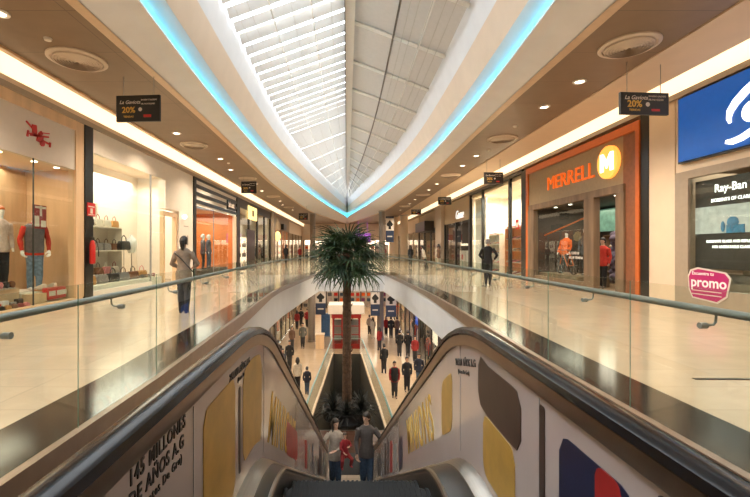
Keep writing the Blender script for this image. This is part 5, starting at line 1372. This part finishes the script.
# ================================================================== people
def onlow(px, py):
    Y = (EYE-LOW)*F/(py-248); return ((px-347)*Y/F, Y, LOW)
c_white = cloth('cream_coat', (.52, .45, .36)); c_grey = cloth('warm_grey_cardigan', (.26, .20, .15)); c_navy = cloth('navy_coat', (.018, .02, .035)); c_dred = cloth('dark_red_coat', (.26, .02, .02))
c_black = cloth('black_coat', (.012, .011, .012)); c_brown = cloth('brown_coat', (.12, .065, .04)); c_cream = cloth('cream_knit', (.42, .35, .28)); c_gshirt = cloth('grey_striped_shirt', (.085, .07, .065))
c_grn = cloth('grey_green_jacket', (.1, .1, .085)); c_red = cloth('red_sweater', (.26, .012, .016)); c_pink = cloth('pink_dress', (.4, .1, .12))
# family on the escalator
ys_ = 9.35; zf = zstep(ys_)
zf = -(round((ys_-1.27)/.405)*.405+1.27+.2-YI)*math.tan(TH)
stepy = lambda k: 1.27+.405*k+.2
kf = 20; yy = stepy(kf); zz = zstep(yy)
man = person('man in grey shirt and jeans riding the escalator, hand on right rail', (.47-.02, yy, zz), PI, 1.80, .10, top=c_gshirt, bottom=m_jean, hair=m_hair, detail=True, headturn=R(-38),
       armR=((-.0+.175, -.01, .66), (.13, .06, .52)) if 0 else None, armL=((-.185, .02, .66), (-.205, .10, .60)), coat=.0)
wom = person('woman with long dark hair in cream top and jeans carrying a child', (-.27, yy, zz), PI, 1.66, .12, top=c_cream, bottom=m_jean, hair=m_hair, hairstyle='long', detail=True, headturn=R(32), female=True,
       armR=((.18, .06, .66), (.21, .15, .62)), armL=((-.15, .06, .65), (-.02, .155, .63)), shoe=c_dred)
child = person('small child in red sweater carried in the arms of the woman', (-.05, yy-.23, zz+.46), PI+R(25), .98, 0, top=c_red, bottom=c_dred, hair=m_hairb, detail=True, female=True, headturn=R(-20),
       armL=((-.13, .06, .70), (-.06, .13, .72)), armR=((.13, .05, .68), (.09, .12, .62)), sit='carried', shoe=c_red)
# upper walkway
pw = person('woman in grey cardigan walking away along the left walkway, dark ponytail', (-3.5, 8.9, 0), R(8), 1.66, .16, top=c_grey, bottom=m_blackc, hair=m_hair, hairstyle='tail', detail=True, female=True, coat=.03,
       armL=((-.165, .06, .64), (-.10, .13, .60)), armR=((.165, .05, .64), (.10, .12, .60)))
mb = MB(); mb.tube([(-.16, -.10, 1.30), (-.02, -.135, 1.18), (.12, -.13, 1.02), (.2, -.05, .9)], .012, 6); mb.build('bag_strap', m_dark, pw)
person('man in black jacket standing before the white shoe shop', (5.4, 15.9, 0), R(-30), 1.76, .03, top=c_black, bottom=m_trs, hair=m_hairg, detail=True, armL=((-.185, .03, .65), (-.12, .10, .56)), armR=((.185, .03, .65), (.12, .10, .56)), coat=.01)
person('far person in black top on the right walkway near the stone pier', (4.9, 32, 0), R(20), 1.66, .1, top=c_black, bottom=m_trs, female=True, hairstyle='long')
person('far woman in cream coat on the right walkway, leaning forward', (5.3, 28.4, 0), R(60), 1.6, .12, top=c_white, bottom=m_trs, female=True, hairstyle='long', lean=.22)
person('far woman in brown coat before the dark script sign shop', (6.1, 27.6, 0), R(50), 1.7, .1, top=c_brown, bottom=c_white, female=True, hairstyle='long')
person('far woman in pale dress before the white counters', (6.6, 30.2, 0), R(20), 1.66, .05, top=c_white, bottom=c_white, female=True, hairstyle='bun')
for i, (x, y, c, lab) in enumerate([(-5.6, 38, c_black, 'black'), (-4.9, 43, c_dred, 'dark red'), (-3.2, 52, c_red, 'red'), (-2.4, 57, c_cream, 'cream'), (-1.9, 49, c_dred, 'maroon'), (2.2, 55, c_navy, 'navy'), (4.9, 54, c_pink, 'pink')]):
    person('distant shopper in %s top at far end of upper floor' % lab, (x, y, 0), rr.uniform(0, 6), rr.uniform(1.6, 1.78), .12, top=c, bottom=m_trs, female=i % 2 == 0, hairstyle='long' if i % 2 == 0 else 'short')
# lower floor crowd
PPL = [  # px, py of the feet, height, facing, stride, top, bottom, female, hair, label
 (297.6, 390, 1.68, 8, .16, c_white, m_blackc, 1, 'long', 'woman in cream jacket walking away beside the left lower balustrade'),
 (307, 394, 1.38, 0, .12, c_navy, m_jean, 0, 'short', 'youngster in navy coat just right of the cream jacket woman'),
 (289.5, 369, 1.74, 175, .14, c_black, m_trs, 0, 'short', 'man in open black coat walking toward the escalator on the left'),
 (278, 368, 1.72, 20, .1, c_black, m_trs, 0, 'short', 'person in black partly behind the escalator at lower left'),
 (282.5, 378, 1.66, 200, .1, c_navy, m_jean, 1, 'long', 'woman in navy coat partly behind the escalator at lower left'),
 (292, 349, 1.66, 190, .12, c_brown, m_trs, 1, 'long', 'woman in brown coat in the middle of the left lower aisle'),
 (302.8, 347.5, 1.82, 180, .16, c_grn, m_trs, 0, 'short', 'tall man in grey green jacket left of the lower column'),
 (297, 329, 1.7, 0, .1, c_dred, m_trs, 1, 'long', 'distant person in dark red coat at left lower aisle'),
 (301, 326, 1.7, 10, .1, c_black, m_trs, 0, 'short', 'distant person in black coat at left lower aisle'),
 (307, 327, 1.7, 170, .1, c_red, m_trs, 0, 'short', 'distant person in red top near the lower left column'),
 (394.5, 397, 1.76, 178, .16, c_red, m_trs, 0, 'short', 'man in black vest over red sleeves walking toward the escalator'),
 (407, 391, 1.76, 182, .14, c_black, m_blackc, 0, 'short', 'man in black jacket beside the red sleeved man'),
 (419, 386, 1.74, 170, .1, c_navy, m_jean, 0, 'short', 'man in navy jacket half hidden by the right escalator panel'),
 (384, 373, 1.72, 15, .14, c_black, m_trs, 0, 'short', 'man in black holding a bag near the right lower balustrade'),
 (399.5, 356, 1.76, 0, .1, c_black, m_trs, 0, 'short', 'left one of two dark coated people standing together'),
 (408, 356, 1.74, -10, .1, c_black, m_trs, 0, 'short', 'right one of two dark coated people standing together'),
 (379.5, 350, 1.66, 30, .1, c_dred, m_trs, 1, 'long', 'woman in dark red coat right of the red kiosk'),
 (391, 338, 1.76, 0, .1, c_black, m_trs, 0, 'short', 'person in black coat standing before the navy banners'),
 (386, 336, 1.66, 190, .1, c_red, m_trs, 1, 'long', 'woman in red jacket before the navy banners'),
 (397, 338, 1.74, 20, .1, c_brown, m_trs, 0, 'short', 'person in brown coat right of the navy banners'),
 (373, 338, 1.7, 20, .12, c_white, c_white, 1, 'long', 'woman in cream coat passing beside the red kiosk'),
 (363.5+6, 334, 1.66, 0, .1, c_cream, m_trs, 0, 'short', 'person in cream knit directly behind the kiosk corner'),
 (415, 362, 1.7, 170, .1, c_dred, m_trs, 1, 'long', 'woman in dark red near the pink lower window'),
]
for p in PPL:
    q = person(p[9], onlow(p[0], p[1]), R(p[3]), p[2], p[4], top=p[5], bottom=p[6], female=bool(p[7]), hairstyle=p[8])
    if 'black vest' in p[9]:
        v = MB(); H_ = p[2]
        v.loft([ring(0, 0, z*H_, rx*H_, ry*H_, 14) for z, rx, ry in [(.45, .096, .076), (.52, .104, .080), (.60, .098, .076), (.70, .102, .076), (.76, .110, .078), (.80, .106, .068), (.83, .07, .052)]])
        v.build('vest', c_black, q, smooth=True)
